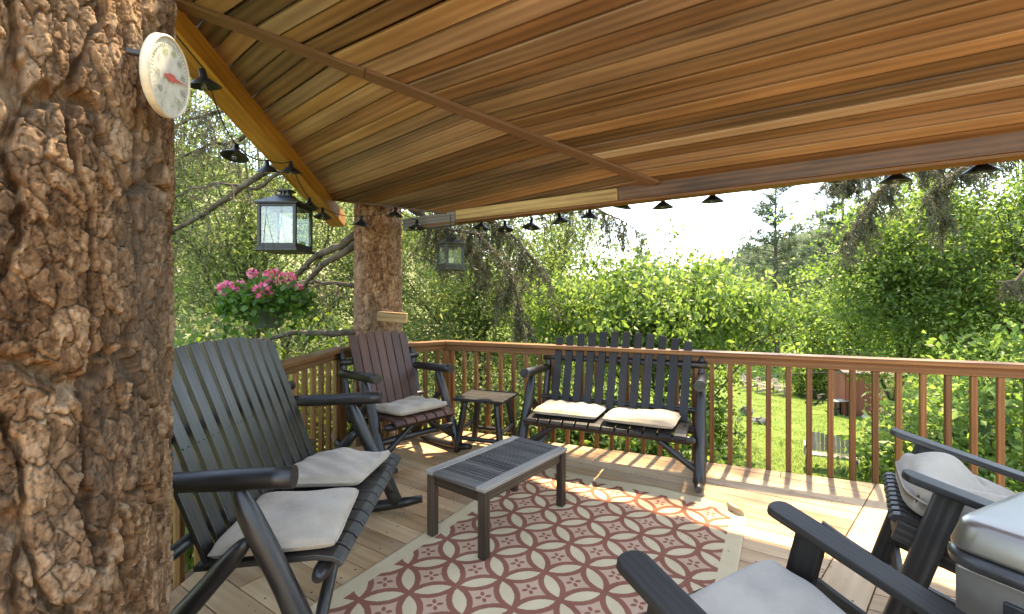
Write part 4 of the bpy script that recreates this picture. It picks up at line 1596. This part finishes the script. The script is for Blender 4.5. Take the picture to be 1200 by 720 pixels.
def tree(name, label, cat, base, c, r, ncl, per, lsize, mat, tr=.08, limbs=14, bmat='palebark', sig=.34, aspect=.5, droop=.3, shell=.55, group=None, hole=.0, twigs=0, multi=1):
    """base (x,y); c crown centre; r crown radii"""
    z0 = gz(*base)
    t = thing(name, label, cat, (base[0], base[1], z0), 0, group)
    o = Vector((base[0], base[1], z0))
    c = Vector(c)
    th = RNG.uniform(0, 2 * np.pi, ncl); cz = RNG.uniform(-1, 1, ncl)
    rad = RNG.uniform(0, 1, ncl) ** shell
    q = np.sqrt(1 - cz ** 2)
    lump = 1 + .22 * np.sin(th * 3 + base[0] * 3) * np.cos(cz * 4 + base[1]) + .12 * RNG.normal(size=ncl)
    cl = np.stack([np.cos(th) * q, np.sin(th) * q, cz], 1) * (rad * lump)[:, None] * np.array(r)[None] + np.array(c)[None]
    if hole:
        keep = (np.sin(cl[:, 0] * 2.1 + 1) * np.sin(cl[:, 2] * 2.3) * np.sin(cl[:, 1] * 1.7 + 2)) > -hole
        cl = cl[keep]
    ncl = len(cl)
    cs = RNG.uniform(.55, 1.35, ncl) * sig
    ctint = RNG.normal(.45, .2, ncl)
    C = np.repeat(cl, per, 0) + RNG.normal(size=(ncl * per, 3)) * np.repeat(cs, per)[:, None] * np.array([1, 1, .62])[None]
    tint = np.clip(np.repeat(ctint, per) + RNG.normal(0, .16, ncl * per), 0, 1)
    mb = MB()
    for mI in range(multi):
        b0 = o + Vector((random.uniform(-.25, .25), random.uniform(-.2, .2), 0)) * (multi > 1) - Vector((0, 0, .15))
        top = c + Vector((random.uniform(-.3, .3) * r[0] * (multi > 1), random.uniform(-.3, .3) * r[1] * (multi > 1), r[2] * .45))
        mid = (b0 + top) / 2 + Vector((random.uniform(-.2, .2), random.uniform(-.2, .2), 0)) * r[0] * .4
        sp = bez(b0, mid, top, 8)
        rr = [tr * (1 - .8 * i / 8) for i in range(9)]
        mb.tube(sp, rr, 8)
        for k in range(limbs // multi):
            j = random.randint(2, 7)
            e = Vector(cl[random.randrange(ncl)])
            s0 = sp[j]
            m = (s0 + e) / 2 + Vector((0, 0, (e - s0).length * .15))
            lp_ = bez(s0, m, e, 5)
            r0 = rr[j] * .55
            mb.tube(lp_, [r0 * (1 - .8 * i / 5) for i in range(6)], 6, cap=False)
            for q_ in range(2):
                e2 = e + Vector(RNG.normal(size=3)) * sig * 1.6
                mb.tube([lp_[3], (lp_[3] + e2) / 2 + Vector((0, 0, .05)), e2], [r0 * .4, r0 * .3, r0 * .12], 5, cap=False)
    for i in range(len(mb.v)):
        mb.v[i] = tuple(Vector(mb.v[i]) - o)
    mb.build("trunk", M[bmat], t)
    leaf_object("crown", C - np.array(o)[None], lsize, M[mat], tint, t, aspect=aspect, droop=droop)
    return t


# bright broad-leaved sapling just past the bench
tree("box_elder_tree", "young bright green tree with large drooping leaves right behind the railing bench", "tree", (2.6, 8.2), (2.45, 8.0, 1.08), (2.3, 1.4, .85), 330, 74, .105, 'leaf_bright', .06, 26, sig=.24, aspect=.55, droop=.9, shell=.45, multi=3)
tree("leafy_tree", "darker green bushy tree whose top rises against the sky behind the bright sapling", "tree", (6.0, 17), (5.6, 16.5, .3), (3.3, 2.4, 3.2), 300, 60, .15, 'leaf_mid', .12, 20, sig=.42, group="trees down in the valley")
tree("willow_tree", "fine-leaved grey green willow filling the view between spruce trunk and railing bench", "tree", (-.7, 9.8), (-.8, 9.6, 1.2), (2.5, 1.8, 4.2), 520, 110, .09, 'leaf_willow', .10, 30, sig=.34, aspect=.34, multi=3, hole=.35)
tree("willow_tree", "tall loose willow with sky showing through, directly left of the open sky", "tree", (1.3, 12.5), (1.1, 12.3, 1.6), (2.0, 1.8, 4.3), 380, 140, .095, 'leaf_willow', .10, 26, sig=.36, aspect=.36, multi=2, hole=.25)
tree("willow_tree", "grey green willow seen beyond the flower basket and large lantern", "tree", (-5.0, 9.0), (-5.0, 8.9, 2.6), (2.6, 1.8, 4.6), 480, 110, .085, 'leaf_willow', .09, 30, sig=.36, aspect=.36, multi=3, hole=.12)
tree("willow_tree", "pale willow high on the slope beside the huge pine trunk", "tree", (-7.6, 9.8), (-7.4, 9.6, 4.2), (2.8, 1.8, 4.6), 460, 100, .09, 'leaf_grey', .09, 26, sig=.4, aspect=.36, multi=3, hole=.1)
tree("willow_tree", "willow just left of the spruce trunk, behind the large lantern", "tree", (-3.0, 10.5), (-3.1, 10.4, 2.2), (1.9, 1.7, 4.6), 400, 105, .085, 'leaf_willow', .09, 24, sig=.36, aspect=.36, multi=2, hole=.2)
# right hand trees
tree("maple_tree", "large bright yellow green tree right of the tall pine, behind the railing", "tree", (11.2, 13.4), (11.2, 13.0, 2.2), (2.3, 2.2, 2.8), 420, 74, .115, 'leaf_bright', .12, 30, sig=.36, aspect=.6, droop=.4)
tree("maple_tree", "bright green tree with visible grey limbs nearest the eave's far end", "tree", (12.9, 11.4), (12.8, 11.2, 2.0), (2.9, 2.4, 3.5), 460, 74, .11, 'leaf_bright', .13, 40, sig=.36, aspect=.6, droop=.4, hole=.3)
tree("maple_tree", "mid green tree between the tall pine and the shed roof", "tree", (21.0, 28), (20.8, 27.5, -.6), (3.4, 2.4, 3.2), 300, 60, .16, 'leaf_mid', .13, 22, sig=.46, aspect=.6)
# shrubs against the deck
SG = "leafy shrubs growing up against the deck"
shr = [
    ("grey green shrub behind the side table balusters", (-.3, 6.6), (-.3, 6.6, -1.1), (1.0, .7, 1.7), 'leaf_grey', .085),
    ("bright shrub behind the left half of the railing bench", (.9, 6.3), (.9, 6.3, -1.2), (.9, .7, 1.5), 'leaf_bright', .10),
    ("leafy shrub behind the right half of the railing bench", (2.2, 6.1), (2.2, 6.0, -1.5), (.85, .7, 1.5), 'leaf_bright', .10),
    ("shrub with pale leaves at the left edge of the lawn", (3.25, 8.1), (3.25, 8.0, -1.5), (.55, .6, 1.5), 'leaf_mid', .095),
    ("green shrub behind the brown rocking chair", (-2.6, 6.2), (-2.6, 6.1, -.6), (1.1, .8, 1.6), 'leaf_mid', .085),
    ("shrub with bright leaves showing above the pine-side bench", (-2.75, 3.5), (-2.7, 3.4, -.2), (.7, .9, 1.35), 'leaf_bright', .085),
    ("grey green shrub beyond the left railing below the flower basket", (-3.4, 5.0), (-3.4, 5.0, -.2), (.9, .9, 1.5), 'leaf_grey', .08),
]
for lb, bs, cc_, rr_, mm, ls in shr:
    tree("shrub", lb, "shrub", bs, cc_, rr_, 150, 52, ls, mm, .03, 16, sig=.2, aspect=.55, multi=4, group=SG, shell=.5)
RGp = "bright shrubs on the bank right of the lawn"
for lb, bs, cc_, rr_, mm in (
    ("bright shrub hiding the lower right of the shed", (9.1, 9.4), (9.05, 9.3, -2.0), (.9, .8, 1.45), 'leaf_bright'),
    ("broad bright shrub behind the tufted cushion chair", (6.1, 6.3), (6.0, 6.2, -1.4), (1.0, .9, 1.5), 'leaf_bright'),
    ("bright shrub behind the stainless cooler", (7.6, 6.9), (7.5, 6.7, -.9), (1.4, 1.1, 1.8), 'leaf_bright'),
    ("low shrub in front of the shed beside the lawn bench", (10.0, 11.8), (10.0, 11.7, -2.9), (.55, .6, .8), 'leaf_mid'),
    ("grey green shrub right of the shed", (15.9, 17.5), (15.8, 17.3, -2.4), (1.5, 1.2, 1.7), 'leaf_grey'),
    ("dark green shrub behind the black lawn table", (17.6, 26.5), (17.6, 26.5, -3.1), (1.6, 1.2, 1.6), 'leaf_mid'),
    ("mid green shrub left of the shed", (19.3, 25.5), (19.3, 25.5, -3.0), (1.2, 1.0, 1.5), 'leaf_grey'),
):
    tree("shrub", lb, "shrub", bs, cc_, rr_, 170, 55, .11, mm, .035, 16, sig=.24, aspect=.6, multi=4, group=RGp, shell=.5)
# bank of growth behind the lawn
BGp = "round trees on the bank behind the lawn"
for k, (x, y, rz_, rx_, mm, lb) in enumerate((
    (24.5, 45, 2.2, 3.4, 'leaf_bright', "low bright willow bush directly behind the lawn chairs"),
    (29.5, 47, 3.4, 3.6, 'leaf_mid', "rounded tree at the foot of the tall pine"),
    (34.0, 46, 4.2, 4.2, 'leaf_mid', "rounded tree right of the tall pine trunk"),
    (14.0, 46, 3.6, 4.6, 'leaf_mid', "rounded tree left of the lawn chairs, behind the sapling"),
    (39.5, 44, 5.4, 5.0, 'leaf_bright', "yellow green rounded tree far right of the tall pine"),
    (32.0, 64, 4.6, 5.5, 'leaf_grey', "hazy grey green tree below the distant hill"),
    (42.0, 66, 6.5, 6.5, 'leaf_dark', "dark tree beneath the bushy spruce on the skyline"),
    (20.0, 66, 5.4, 6.5, 'leaf_mid', "large tree behind the dark bushy top, left of the tall pine"),
)):
    z = gz(x, y)
    tree("valley_tree", lb, "tree", (x, y), (x, y, z + rz_ * .9), (rx_, rx_ * .7, rz_), 230, 46, .26, mm, .16, 14, sig=.7, aspect=.6, group=BGp)


def conifer(name, label, base, h, z_low, spread, mat, nb, seed, tuft=.42, tr=.2, per=16, dens=1.0, up=.18):
    rs = random.Random(seed)
    z0 = gz(*base)
    t = thing(name, label, "tree", (base[0], base[1], z0))
    mb = MB()
    mb.tube([(0, 0, -.3), (.05, .02, h * .35), (0, .05, h * .7), (0, 0, h)], [tr, tr * .8, tr * .45, .02], 8)
    Cs, ax = [], []
    for k in range(nb):
        f = (k / nb) ** .9
        z = z_low + (h - z_low) * f
        ln = spread * (1 - f) ** .75 * rs.uniform(.55, 1.15) + .25
        a = rs.uniform(0, 6.28)
        d = Vector((math.cos(a), math.sin(a), up + .25 * f - rs.uniform(0, .25)))
        e = Vector((0, 0, z)) + d * ln
        m_ = Vector((0, 0, z)) + d * ln * .5 - Vector((0, 0, .06 * ln))
        pts = bez(Vector((0, 0, z)), m_, e, 4)
        mb.tube(pts, [.035 * tr / .2, .028 * tr / .2, .02 * tr / .2, .014 * tr / .2, .006], 5, cap=False)
        nt_ = max(3, int(ln / .22 * dens))
        for j in range(nt_):
            q = .3 + .7 * (j + 1) / nt_
            pp = pts[0] * ((1 - q) ** 2) + m_ * (2 * q * (1 - q)) + e * (q * q)
            pp = pp + Vector((rs.gauss(0, .12), rs.gauss(0, .12), rs.gauss(0, .07))) * (ln * .35 + .3)
            for i in range(per):
                Cs.append(tuple(pp)); ax.append((d.x * .8, d.y * .8, .4))
    mb.build("trunk", M['twig'], t)
    C = np.array(Cs); ax = np.array(ax)
    tint = np.clip(np.repeat(RNG.normal(.5, .2, len(C) // per), per) + RNG.normal(0, .15, len(C)), 0, 1)
    C = C + RNG.normal(size=C.shape) * .06
    leaf_object("crown", C, tuft, M[mat], tint, t, aspect=.13, droop=-.1, axis=ax)
    return t


conifer("pine_tree", "tall slender pine with sparse branches standing alone against the sky", (23.2, 40), 17.0, 5.5, 4.3, 'needle_far', 92, 4, .44, .26, 11, 1.1, .25)
conifer("spruce_tree", "dark bushy spruce on the skyline right of the tall pine", (33.5, 46), 20, 2.0, 5.0, 'needle_far', 120, 5, .5, .3, 16, 1.2, -.05)
conifer("spruce_tree", "tall dark spruce behind the yellow green trees at far right", (47, 52), 25, 2.0, 5.5, 'needle_far', 120, 6, .55, .3, 14, 1.2, -.05)
conifer("spruce_tree", "small dark conifer top rising over the bright sapling", (16.5, 58), 13.5, 2.0, 3.4, 'needle_far', 80, 8, .5, .24, 14, 1.1, .0)


def hanging_limb(mbw, Cs, ax, pts, r0, r1, twig_n, tl, needle_d, rs, side=.5, droop=1.0):
    """limb tube with drooping twigs; needle points collected in Cs / ax"""
    n = len(pts)
    rr = [r0 + (r1 - r0) * i / (n - 1) for i in range(n)]
    mbw.tube(pts, rr, 7, wob=.08)
    for k in range(twig_n):
        f = .2 + .8 * rs.random()
        i = min(n - 2, int(f * (n - 1)))
        p = pts[i].lerp(pts[i + 1], f * (n - 1) - i)
        ln = tl * rs.uniform(.4, 1.15)
        dv = Vector((rs.gauss(0, side), rs.gauss(0, side), -.2)) 
        m_ = p + dv * ln * .55
        e = p + dv * ln * .75 - Vector((0, 0, ln * droop * rs.uniform(.5, 1)))
        q = bez(p, m_, e, 5)
        mbw.tube(q, [.006, .005, .004, .0035, .003, .002], 4, cap=False)
        nn = int(ln * needle_d)
        for j in range(nn):
            u_ = rs.random() ** .8
            a_ = q[0] * ((1 - u_) ** 2) + m_ * (2 * u_ * (1 - u_)) + e * (u_ * u_)
            Cs.append((a_.x + rs.gauss(0, .012), a_.y + rs.gauss(0, .012), a_.z)); ax.append((0, 0, -.7))
        for sgn in range(4):
            u_ = rs.uniform(.2, .9)
            a_ = q[0] * ((1 - u_) ** 2) + m_ * (2 * u_ * (1 - u_)) + e * (u_ * u_)
            e2 = a_ + Vector((rs.gauss(0, .25), rs.gauss(0, .25), -.45)) * ln * .45
            mbw.tube([a_, e2], [.003, .0015], 3, cap=False)
            for j in range(nn // 4):
                w_ = rs.random()
                b_ = a_.lerp(e2, w_)
                Cs.append((b_.x + rs.gauss(0, .012), b_.y + rs.gauss(0, .012), b_.z)); ax.append((0, 0, -.7))


def spruce_limbs():
    rs = random.Random(21)
    mb = MB(); Cs, ax = [], []
    base = Vector((-1.585, 5.36, 0))

    def limb(pix, r0, r1, tn, tl, nd, droop=1.0, side=.5):
        pts = [P(*q) for q in pix]
        fine = []
        for i in range(len(pts) - 1):
            for k in range(4):
                fine.append(pts[i].lerp(pts[i + 1], k / 4) + Vector((rs.gauss(0, .008), rs.gauss(0, .008), rs.gauss(0, .008))))
        fine.append(pts[-1])
        hanging_limb(mb, Cs, ax, fine, r0, r1, tn, tl, nd, rs, side, droop)
    # to the right, drooping with needles
    limb([(470, 200, 5.36), (520, 235, 5.9), (565, 250, 6.3), (610, 285, 6.6), (640, 330, 6.8)], .045, .012, 66, .75, 110)
    limb([(470, 215, 5.4), (500, 262, 5.7), (560, 275, 6.0), (600, 320, 6.2), (612, 380, 6.3)], .04, .010, 62, .6, 110)
    limb([(465, 180, 5.6), (560, 205, 6.8), (640, 225, 7.2), (690, 240, 7.4), (735, 262, 7.5)], .05, .012, 62, .75, 100)
    limb([(475, 240, 5.5), (520, 270, 6.2), (548, 290, 6.6), (575, 330, 6.8)], .035, .010, 42, .6, 100)
    # to the left, mostly bare
    limb([(430, 262, 5.3), (400, 288, 5.4), (370, 300, 5.6), (345, 325, 5.8), (330, 360, 5.9)], .055, .022, 12, .5, 10, .5, .8)
    limb([(425, 285, 5.3), (385, 305, 5.2), (360, 330, 5.4), (352, 350, 5.5)], .045, .015, 10, .45, 8, .5, .8)
    limb([(430, 388, 5.3), (390, 391, 5.1), (345, 390, 5.2), (300, 400, 5.4), (240, 396, 5.8)], .04, .018, 14, .5, 8, .4, .8)
    limb([(428, 335, 5.3), (390, 332, 5.4), (355, 331, 5.8), (300, 345, 6.2), (235, 372, 6.6)], .028, .010, 18, .6, 14, .5, .8)
    limb([(430, 215, 5.3), (330, 188, 6.0), (280, 222, 6.2), (240, 250, 6.4), (195, 275, 6.6)], .05, .03, 18, .7, 30, .7, .8)
    limb([(340, 195, 6.0), (300, 222, 6.2), (260, 215, 6.3), (225, 222, 6.4), (190, 240, 6.5)], .028, .012, 14, .6, 30, .7, .8)
    limb([(320, 130, 6.2), (280, 165, 6.4), (245, 170, 6.6), (200, 190, 6.8)], .03, .014, 18, .8, 60, .8, .7)
    limb([(300, 90, 6.0), (260, 130, 6.2), (230, 138, 6.2), (195, 150, 6.3)], .03, .014, 20, .7, 80, .8, .7)
    mb.build("limbs", M['twig'], spruce)
    C = np.array(Cs)
    leaf_object("needles", C, .058, M['needle'], np.clip(RNG.normal(.45, .25, len(C)), 0, 1), spruce, aspect=.2, droop=.2, axis=np.array(ax), spread=.6)


spruce_limbs()


def right_spruce():
    rs = random.Random(33)
    bx, by = 9.4, 7.3
    z0 = gz(bx, by)
    t = thing("spruce_tree", "near spruce whose drooping brown green boughs hang in from the right edge", "tree", (0, 0, 0))
    bark_trunk("trunk", M['bark2'], (bx, by), z0 - .3, 9.0, .22, .12, 60, 200, 12, .02, t, seed=40)
    mb = MB(); Cs, ax = [], []
    for pix, tn, tl in (
        ([(1290, 120, 7.2), (1180, 165, 7.4), (1110, 180, 7.6), (1050, 205, 7.8), (1010, 250, 7.9), (990, 285, 7.9)], 110, .62),
        ([(1290, 150, 7.0), (1190, 170, 7.2), (1130, 195, 7.3), (1090, 230, 7.4), (1110, 262, 7.4)], 80, .5),
        ([(1290, 100, 7.6), (1180, 150, 8.2), (1100, 165, 8.6), (1020, 195, 8.9), (965, 215, 9.0)], 130, .6),
        ([(1290, 260, 7.2), (1220, 300, 6.9), (1190, 330, 6.8), (1165, 330, 6.8)], 26, .4),
    ):
        pts = [P(*q) for q in pix]
        fine = []
        for i in range(len(pts) - 1):
            for k in range(4):
                fine.append(pts[i].lerp(pts[i + 1], k / 4) + Vector((rs.gauss(0, .012), rs.gauss(0, .012), rs.gauss(0, .012))))
        fine.append(pts[-1])
        hanging_limb(mb, Cs, ax, fine, .035, .008, tn, tl, 110, rs, .5, 1.0)
    dapple_pts, dapple_axes = [], []  # unseen high boughs added above the roof line to dapple the deck sun
    for e in ((1.6, 6.9, 7.0), (2.6, 5.9, 6.7), (3.8, 6.9, 7.4), (4.6, 5.7, 7.0), (5.6, 6.6, 7.6), (3.2, 7.9, 8.0)):
        a_ = Vector((bx, by, e[2] + 1.2)); e = Vector(e)
        pts = bez(a_, (a_ + e) / 2 + Vector((0, 0, .5)), e, 12)
        hanging_limb(mb, dapple_pts, dapple_axes, pts, .05, .01, 46, .8, 40, rs, .9, .5)
    mb.build("limbs", M['twig'], t)
    leaf_object("crown", np.array(dapple_pts), .11, M['needle'], np.clip(RNG.normal(.45, .25, len(dapple_pts)), 0, 1), t, aspect=.3, droop=.2, axis=np.array(dapple_axes), spread=.8)  # needles of the added boughs, there to filter sunlight
    C = np.array(Cs)
    leaf_object("needles", C, .07, M['needle'], np.clip(RNG.normal(.55, .25, len(C)), 0, 1), t, aspect=.2, droop=.2, axis=np.array(ax), spread=.6)


right_spruce()


# undergrowth thicket on the slope and far woods: one mass each
def thicket(name, n, xs, ys, hmax, lsize, mat, seed, keep=None):
    rs = np.random.default_rng(seed)
    x = rs.uniform(*xs, n); y = rs.uniform(*ys, n)
    h = hmax * (.35 + .65 * (np.sin(x * 1.3 + seed) * np.sin(y * 1.1 + seed * 2) * .5 + .5))
    if keep is not None:
        k_ = keep(x, y); x, y, h = x[k_], y[k_], h[k_]; n = len(x)
    z = ground_z(x, y) + rs.random(n) ** .7 * h
    C = np.stack([x, y, z], 1)
    o = leaf_object(name, C, lsize, M[mat], np.clip(.45 + .3 * np.sin(x * 2 + y) + rs.normal(0, .2, n), 0, 1), None, aspect=.5, droop=.2)
    o["kind"] = "stuff"
    return o


thicket("undergrowth", 42000, (-9, 3.2), (5.6, 13), 1.9, .09, 'leaf_mid', 3, lambda x, y: x < .42 * y + .2)
thicket("bank_undergrowth", 22000, (4.5, 13), (4.2, 13), 1.2, .10, 'leaf_bright', 5, lambda x, y: x > .84 * y + .5)
thicket("meadow_growth", 26000, (6, 44), (33, 50), 1.3, .20, 'leaf_bright', 6)
# hillside scrub to the left
thicket("hillside_scrub", 60000, (-24, -3), (11, 27), 2.6, .15, 'leaf_grey', 8)


def far_woods():
    rs = np.random.default_rng(77)
    n = 1500
    y = rs.uniform(70, 420, n)
    x = rs.uniform(-.2, 1.25, n) * y
    z0 = ground_z(x, y)
    Cs, tt = [], []
    for i in range(n):
        h = rs.uniform(4, 8); k = 34
        f = rs.random(k)
        r_ = (1 - f) * h * .24 + .25
        a = rs.uniform(0, 6.28, k)
        Cs.append(np.stack([x[i] + r_ * np.cos(a), y[i] + r_ * np.sin(a), z0[i] + f * h], 1))
        tt.append(np.clip(rs.normal(rs.uniform(.2, .8), .15, k), 0, 1))
    o = leaf_object("far_woods", np.concatenate(Cs), 1.7, M['needle_far'], np.concatenate(tt), None, aspect=.55, droop=.5)
    o["kind"] = "stuff"


far_woods()


def lawn_grass():
    rs = np.random.default_rng(5)
    n = 70000
    y = rs.uniform(9, 33, n) ; x = rs.uniform(.40, .86, n) * y
    C = np.stack([x, y, ground_z(x, y) - .005], 1)
    ax = np.zeros((n, 3)); ax[:, 2] = 2.2
    o = leaf_object("lawn_grass", C, .055, M['grass'], np.clip(.5 + .25 * np.sin(x * 1.7) * np.sin(y * 1.3) + rs.normal(0, .25, n), 0, 1), None, aspect=.3, droop=0, axis=ax)
    o["kind"] = "stuff"


lawn_grass()


def leaf_litter():
    rs = np.random.default_rng(91)
    n = 900
    x = rs.uniform(-1.6, 4.5, n); y = rs.uniform(.6, 4.7, n)
    k = [i for i in range(n) if len(clip_convex([(x[i], y[i]), (x[i] + .02, y[i]), (x[i], y[i] + .02)], deck_hull)) == 3 and rs.random() < (.25 if x[i] < .6 else .8)]
    x, y = x[k], y[k]
    on = (np.abs(.515 * x + .857 * y - (RU0 + RU1) / 2) < (RU1 - RU0) / 2) & (np.abs(.857 * x - .515 * y - (RV0 + RV1) / 2) < (RV1 - RV0) / 2)
    C = np.stack([x, y, np.where(on, .012, .004)], 1)
    ang = rs.uniform(0, 6.28, len(x))
    ax = np.stack([np.cos(ang), np.sin(ang), np.zeros(len(x))], 1) * 9
    v, f = leaf_geo(C, .016, aspect=.4, droop=0, axis=ax, fold=.3)
    v = v.reshape(-1, 4, 3); v[:, :, 2] = np.maximum(v[:, :, 2], C[:, None, 2] - .001)
    o = numpy_mesh("leaf_litter", v.reshape(-1, 3), f, M['twig'], rs.random(len(x)), 'FACE', False)
    o["kind"] = "stuff"


leaf_litter()


# ------------------------------------------------------------------ lawn things
def gpt(px, py):
    """point of the lawn under a picture point"""
    lo, hi = 5.0, 60.0
    for _ in range(50):
        Y = (lo + hi) / 2
        x = (px - CX) / F * Y
        z = EYE + (HY - py) / F * Y
        if z > gz(x, Y): lo = Y
        else: hi = Y
    return Vector(((px - CX) / F * Y, Y, gz((px - CX) / F * Y, Y)))


def lawn_chair(label, px, py, rz, mat='oldgrey', s_=1.0):
    p = gpt(px, py)
    t = thing("lawn_chair", label, "chair", p, rz, "slatted chairs on the lawn")
    t.scale = (s_, s_, s_)
    mb = MB()
    for k in range(5): mb.box((0, -.05 + k * .105, .36 - k * .022), (.54, .095, .02))
    mb.build("seat", M[mat], t)
    mb = MB(); back_slats(mb, .54, 6, .62, .10, R(26), (.42, .27), .02, True, .92)
    mb.build("backrest", M[mat], t)
    for q in (-1, 1):
        mb = MB(); mb.box((q * .33, .18, .555), (.12, .70, .022)); mb.build("armrest", M[mat], t)
        mb = MB(); mb.box((q * .29, -.08, .272), (.025, .09, .544)); mb.build("front_leg", M[mat], t)
        mb = MB(); mb.bar((q * .262, -.10, .30), (q * .262, .75, .02), .024, .10); mb.build("rear_leg", M[mat], t)
    return t


lawn_chair("weathered grey slatted lawn chair in the middle of the far row", 902, 462, R(35))
lawn_chair("weathered grey slatted lawn chair at the shed end of the far row", 921, 464, R(30))
lawn_chair("weathered grey slatted lawn chair, leftmost of the far row", 882, 458, R(20))
lawn_chair("dark slatted lawn chair standing behind the black lawn table", 988, 470, R(-160), 'blackpaint')
lawn_chair("small dark slatted lawn chair facing the black lawn table", 957, 472, R(120), 'blackpaint', .9)


def lawn_bench():
    p = gpt(975, 553)
    t = thing("garden_bench", "rustic weathered wooden bench with slatted back on the lawn below the deck", "bench", p, R(-30))
    W = 1.25
    mb = MB()
    for k in range(3): mb.box((0, k * .14, .42), (W + .1, .125, .04))
    mb.build("seat", M['oldgrey'], t)
    for q in (-1, 1):
        mb = MB(); back_slats(mb, .52, 5, .48, .06, R(14), (.42, .44), .02, True, .9)
        for i in range(len(mb.v)): mb.v[i] = (mb.v[i][0] + q * .30, mb.v[i][1], mb.v[i][2])
        mb.build("backrest", M['oldgrey'], t)
        for y in (.0, .36):
            mb = MB(); log(mb, (q * (W / 2 - .05), y, .40), (q * (W / 2 - .02), y, .0), .04); mb.build("leg", M['oldgrey'], t)
        mb = MB(); log(mb, (q * (W / 2 + .03), -.02, .64), (q * (W / 2 + .03), .52, .66), .028, .02, .02); mb.build("armrest", M['oldgrey'], t)
        mb = MB(); log(mb, (q * (W / 2 + .03), .02, .44), (q * (W / 2 + .03), .02, .63), .024, .0, .0); mb.build("arm_post", M['oldgrey'], t)
    mb = MB(); log(mb, (-W / 2, .48, .62), (W / 2, .48, .62), .025); mb.build("back_rail", M['oldgrey'], t)


lawn_bench()


def lawn_table():
    p = gpt(982, 487)
    t = thing("lawn_table", "black wooden table with a pale top on the lawn before the shed", "table", p, R(10))
    mb = MB()
    for k in range(4): mb.box((0, -.21 + k * .14, .70), (.75, .13, .03))
    mb.build("table_top", M['oldgrey'], t)
    for q in (-1, 1):
        for y in (-.2, .2):
            mb = MB(); mb.box((q * .31, y, .342), (.08, .08, .684)); mb.build("leg", M['blackpaint'], t)
    mb = MB(); mb.box((0, .20, .25), (.54, .05, .08)); mb.build("stretcher", M['blackpaint'], t)


lawn_table()


def rock(label, px, py, s_, mat, seed, name="rock", parts=1):
    p = gpt(px, py)
    rs = np.random.default_rng(seed)
    n1, n2 = 22, 14
    T, V = np.meshgrid(np.linspace(0, 2 * np.pi, n1, endpoint=False), np.linspace(0, np.pi, n2))
    rr = 1 + .22 * np.sin(T * 2 + seed) * np.sin(V * 3) + .14 * np.sin(T * 5 + V * 4 + seed) + .05 * rs.normal(size=T.shape)
    X = rr * np.sin(V) * np.cos(T) * s_[0]; Y = rr * np.sin(V) * np.sin(T) * s_[1]; Z = rr * np.cos(V) * s_[2]
    v = np.stack([X, Y, Z], -1).reshape(-1, 3)
    i = np.arange(n1 * n2).reshape(n2, n1); j = np.roll(i, -1, 1)
    f = np.stack([i[:-1], i[1:], j[1:], j[:-1]], -1).reshape(-1, 4)
    o = numpy_mesh(name, v, f, M[mat], None, smooth=True)
    o.location = p + Vector((0, 0, s_[2] * .55))
    tag(o, label, "rock", "dark rocks on the lawn")


rock("pointed dark grey rock on the lawn nearest the far chairs", 875, 486, (.26, .2, .24), 'rock', 1)
rock("low grey rock, the left one of the close pair on the open lawn", 881, 495, (.20, .17, .13), 'rock', 2)
rock("low dark rock, the right one of the close pair on the open lawn", 892, 497, (.22, .18, .17), 'rock', 3)
rock("small pale rock on the grass at the foot of the shed door", 1014, 492, (.13, .12, .13), 'palerock', 4)


def shed():
    p = gpt(1003, 489)
    q0 = p
    Wd, D, Hh = 2.35, 1.8, 1.95
    t = thing("garden_shed", "reddish brown wooden shed with double doors at the edge of the lawn", "shed", q0 + Vector((Wd / 2 - .1, D / 2, 0)), R(-12))
    mb = MB()
    for fx, fy, n_, ax_ in ((0, -D / 2, 10, 'x'), (0, D / 2, 10, 'x'), (-Wd / 2, 0, 8, 'y'), (Wd / 2, 0, 8, 'y')):
        for k in range(n_):
            f = -.5 + (k + .5) / n_
            if ax_ == 'x': mb.box((f * Wd, fy, Hh / 2), (Wd / n_ - .006, .03, Hh))
            else: mb.box((fx, f * (D - .07), Hh / 2), (.03, (D - .07) / n_ - .006, Hh))
    mb.build("wall", M['shed'], t)
    for q in (-1, 1):
        mb = MB()
        for k in range(4): mb.box((q * .47 + (k - 1.5) * .225, -D / 2 - .03, .92), (.218, .028, 1.7))
        for z in (.3, 1.5): mb.box((q * .47, -D / 2 - .055, z), (.86, .022, .11))
        d_ = mb.build("door", M['shed'], t)
        mb = MB(); mb.box((q * .08, -D / 2 - .065, 1.0), (.03, .04, .16)); mb.build("handle", M['blackmetal'], d_)
    mb = MB()
    pts = [(-D / 2 - .2, Hh), (0, Hh + .22), (D / 2 + .2, Hh), (D / 2 + .2, Hh + .06), (0, Hh + .29), (-D / 2 - .2, Hh + .06)]
    mb.prism([(-Wd / 2 - .15, y, z) for y, z in pts], (Wd + .3, 0, 0), [(y, z) for y, z in pts])
    mb.build("roof", M['beam_dark'], t)


shed()
# festoon cable over the lawn
t = thing("festoon_cable", "thin black festoon cable sagging across the lawn towards the shed", "cable")
a, b = P(845, 452, 16), P(1010, 438, 18)
mb = MB()
pts = []
for k in range(17):
    q = k / 16
    pts.append(a.lerp(b, q) - Vector((0, 0, -.35 * 4 * q * (1 - q) * .6)))
mb.tube(pts, .012, 5)
cb1 = mb.build("cable", M['wire'], t)
for k in range(2, 15, 2):
    mb = MB(); mb.lathe([(.012, 0), (.03, -.03), (.035, -.06), (.0001, -.09)], pts[k], 8)
    mb.build("bulb", M['blackmetal'], t)
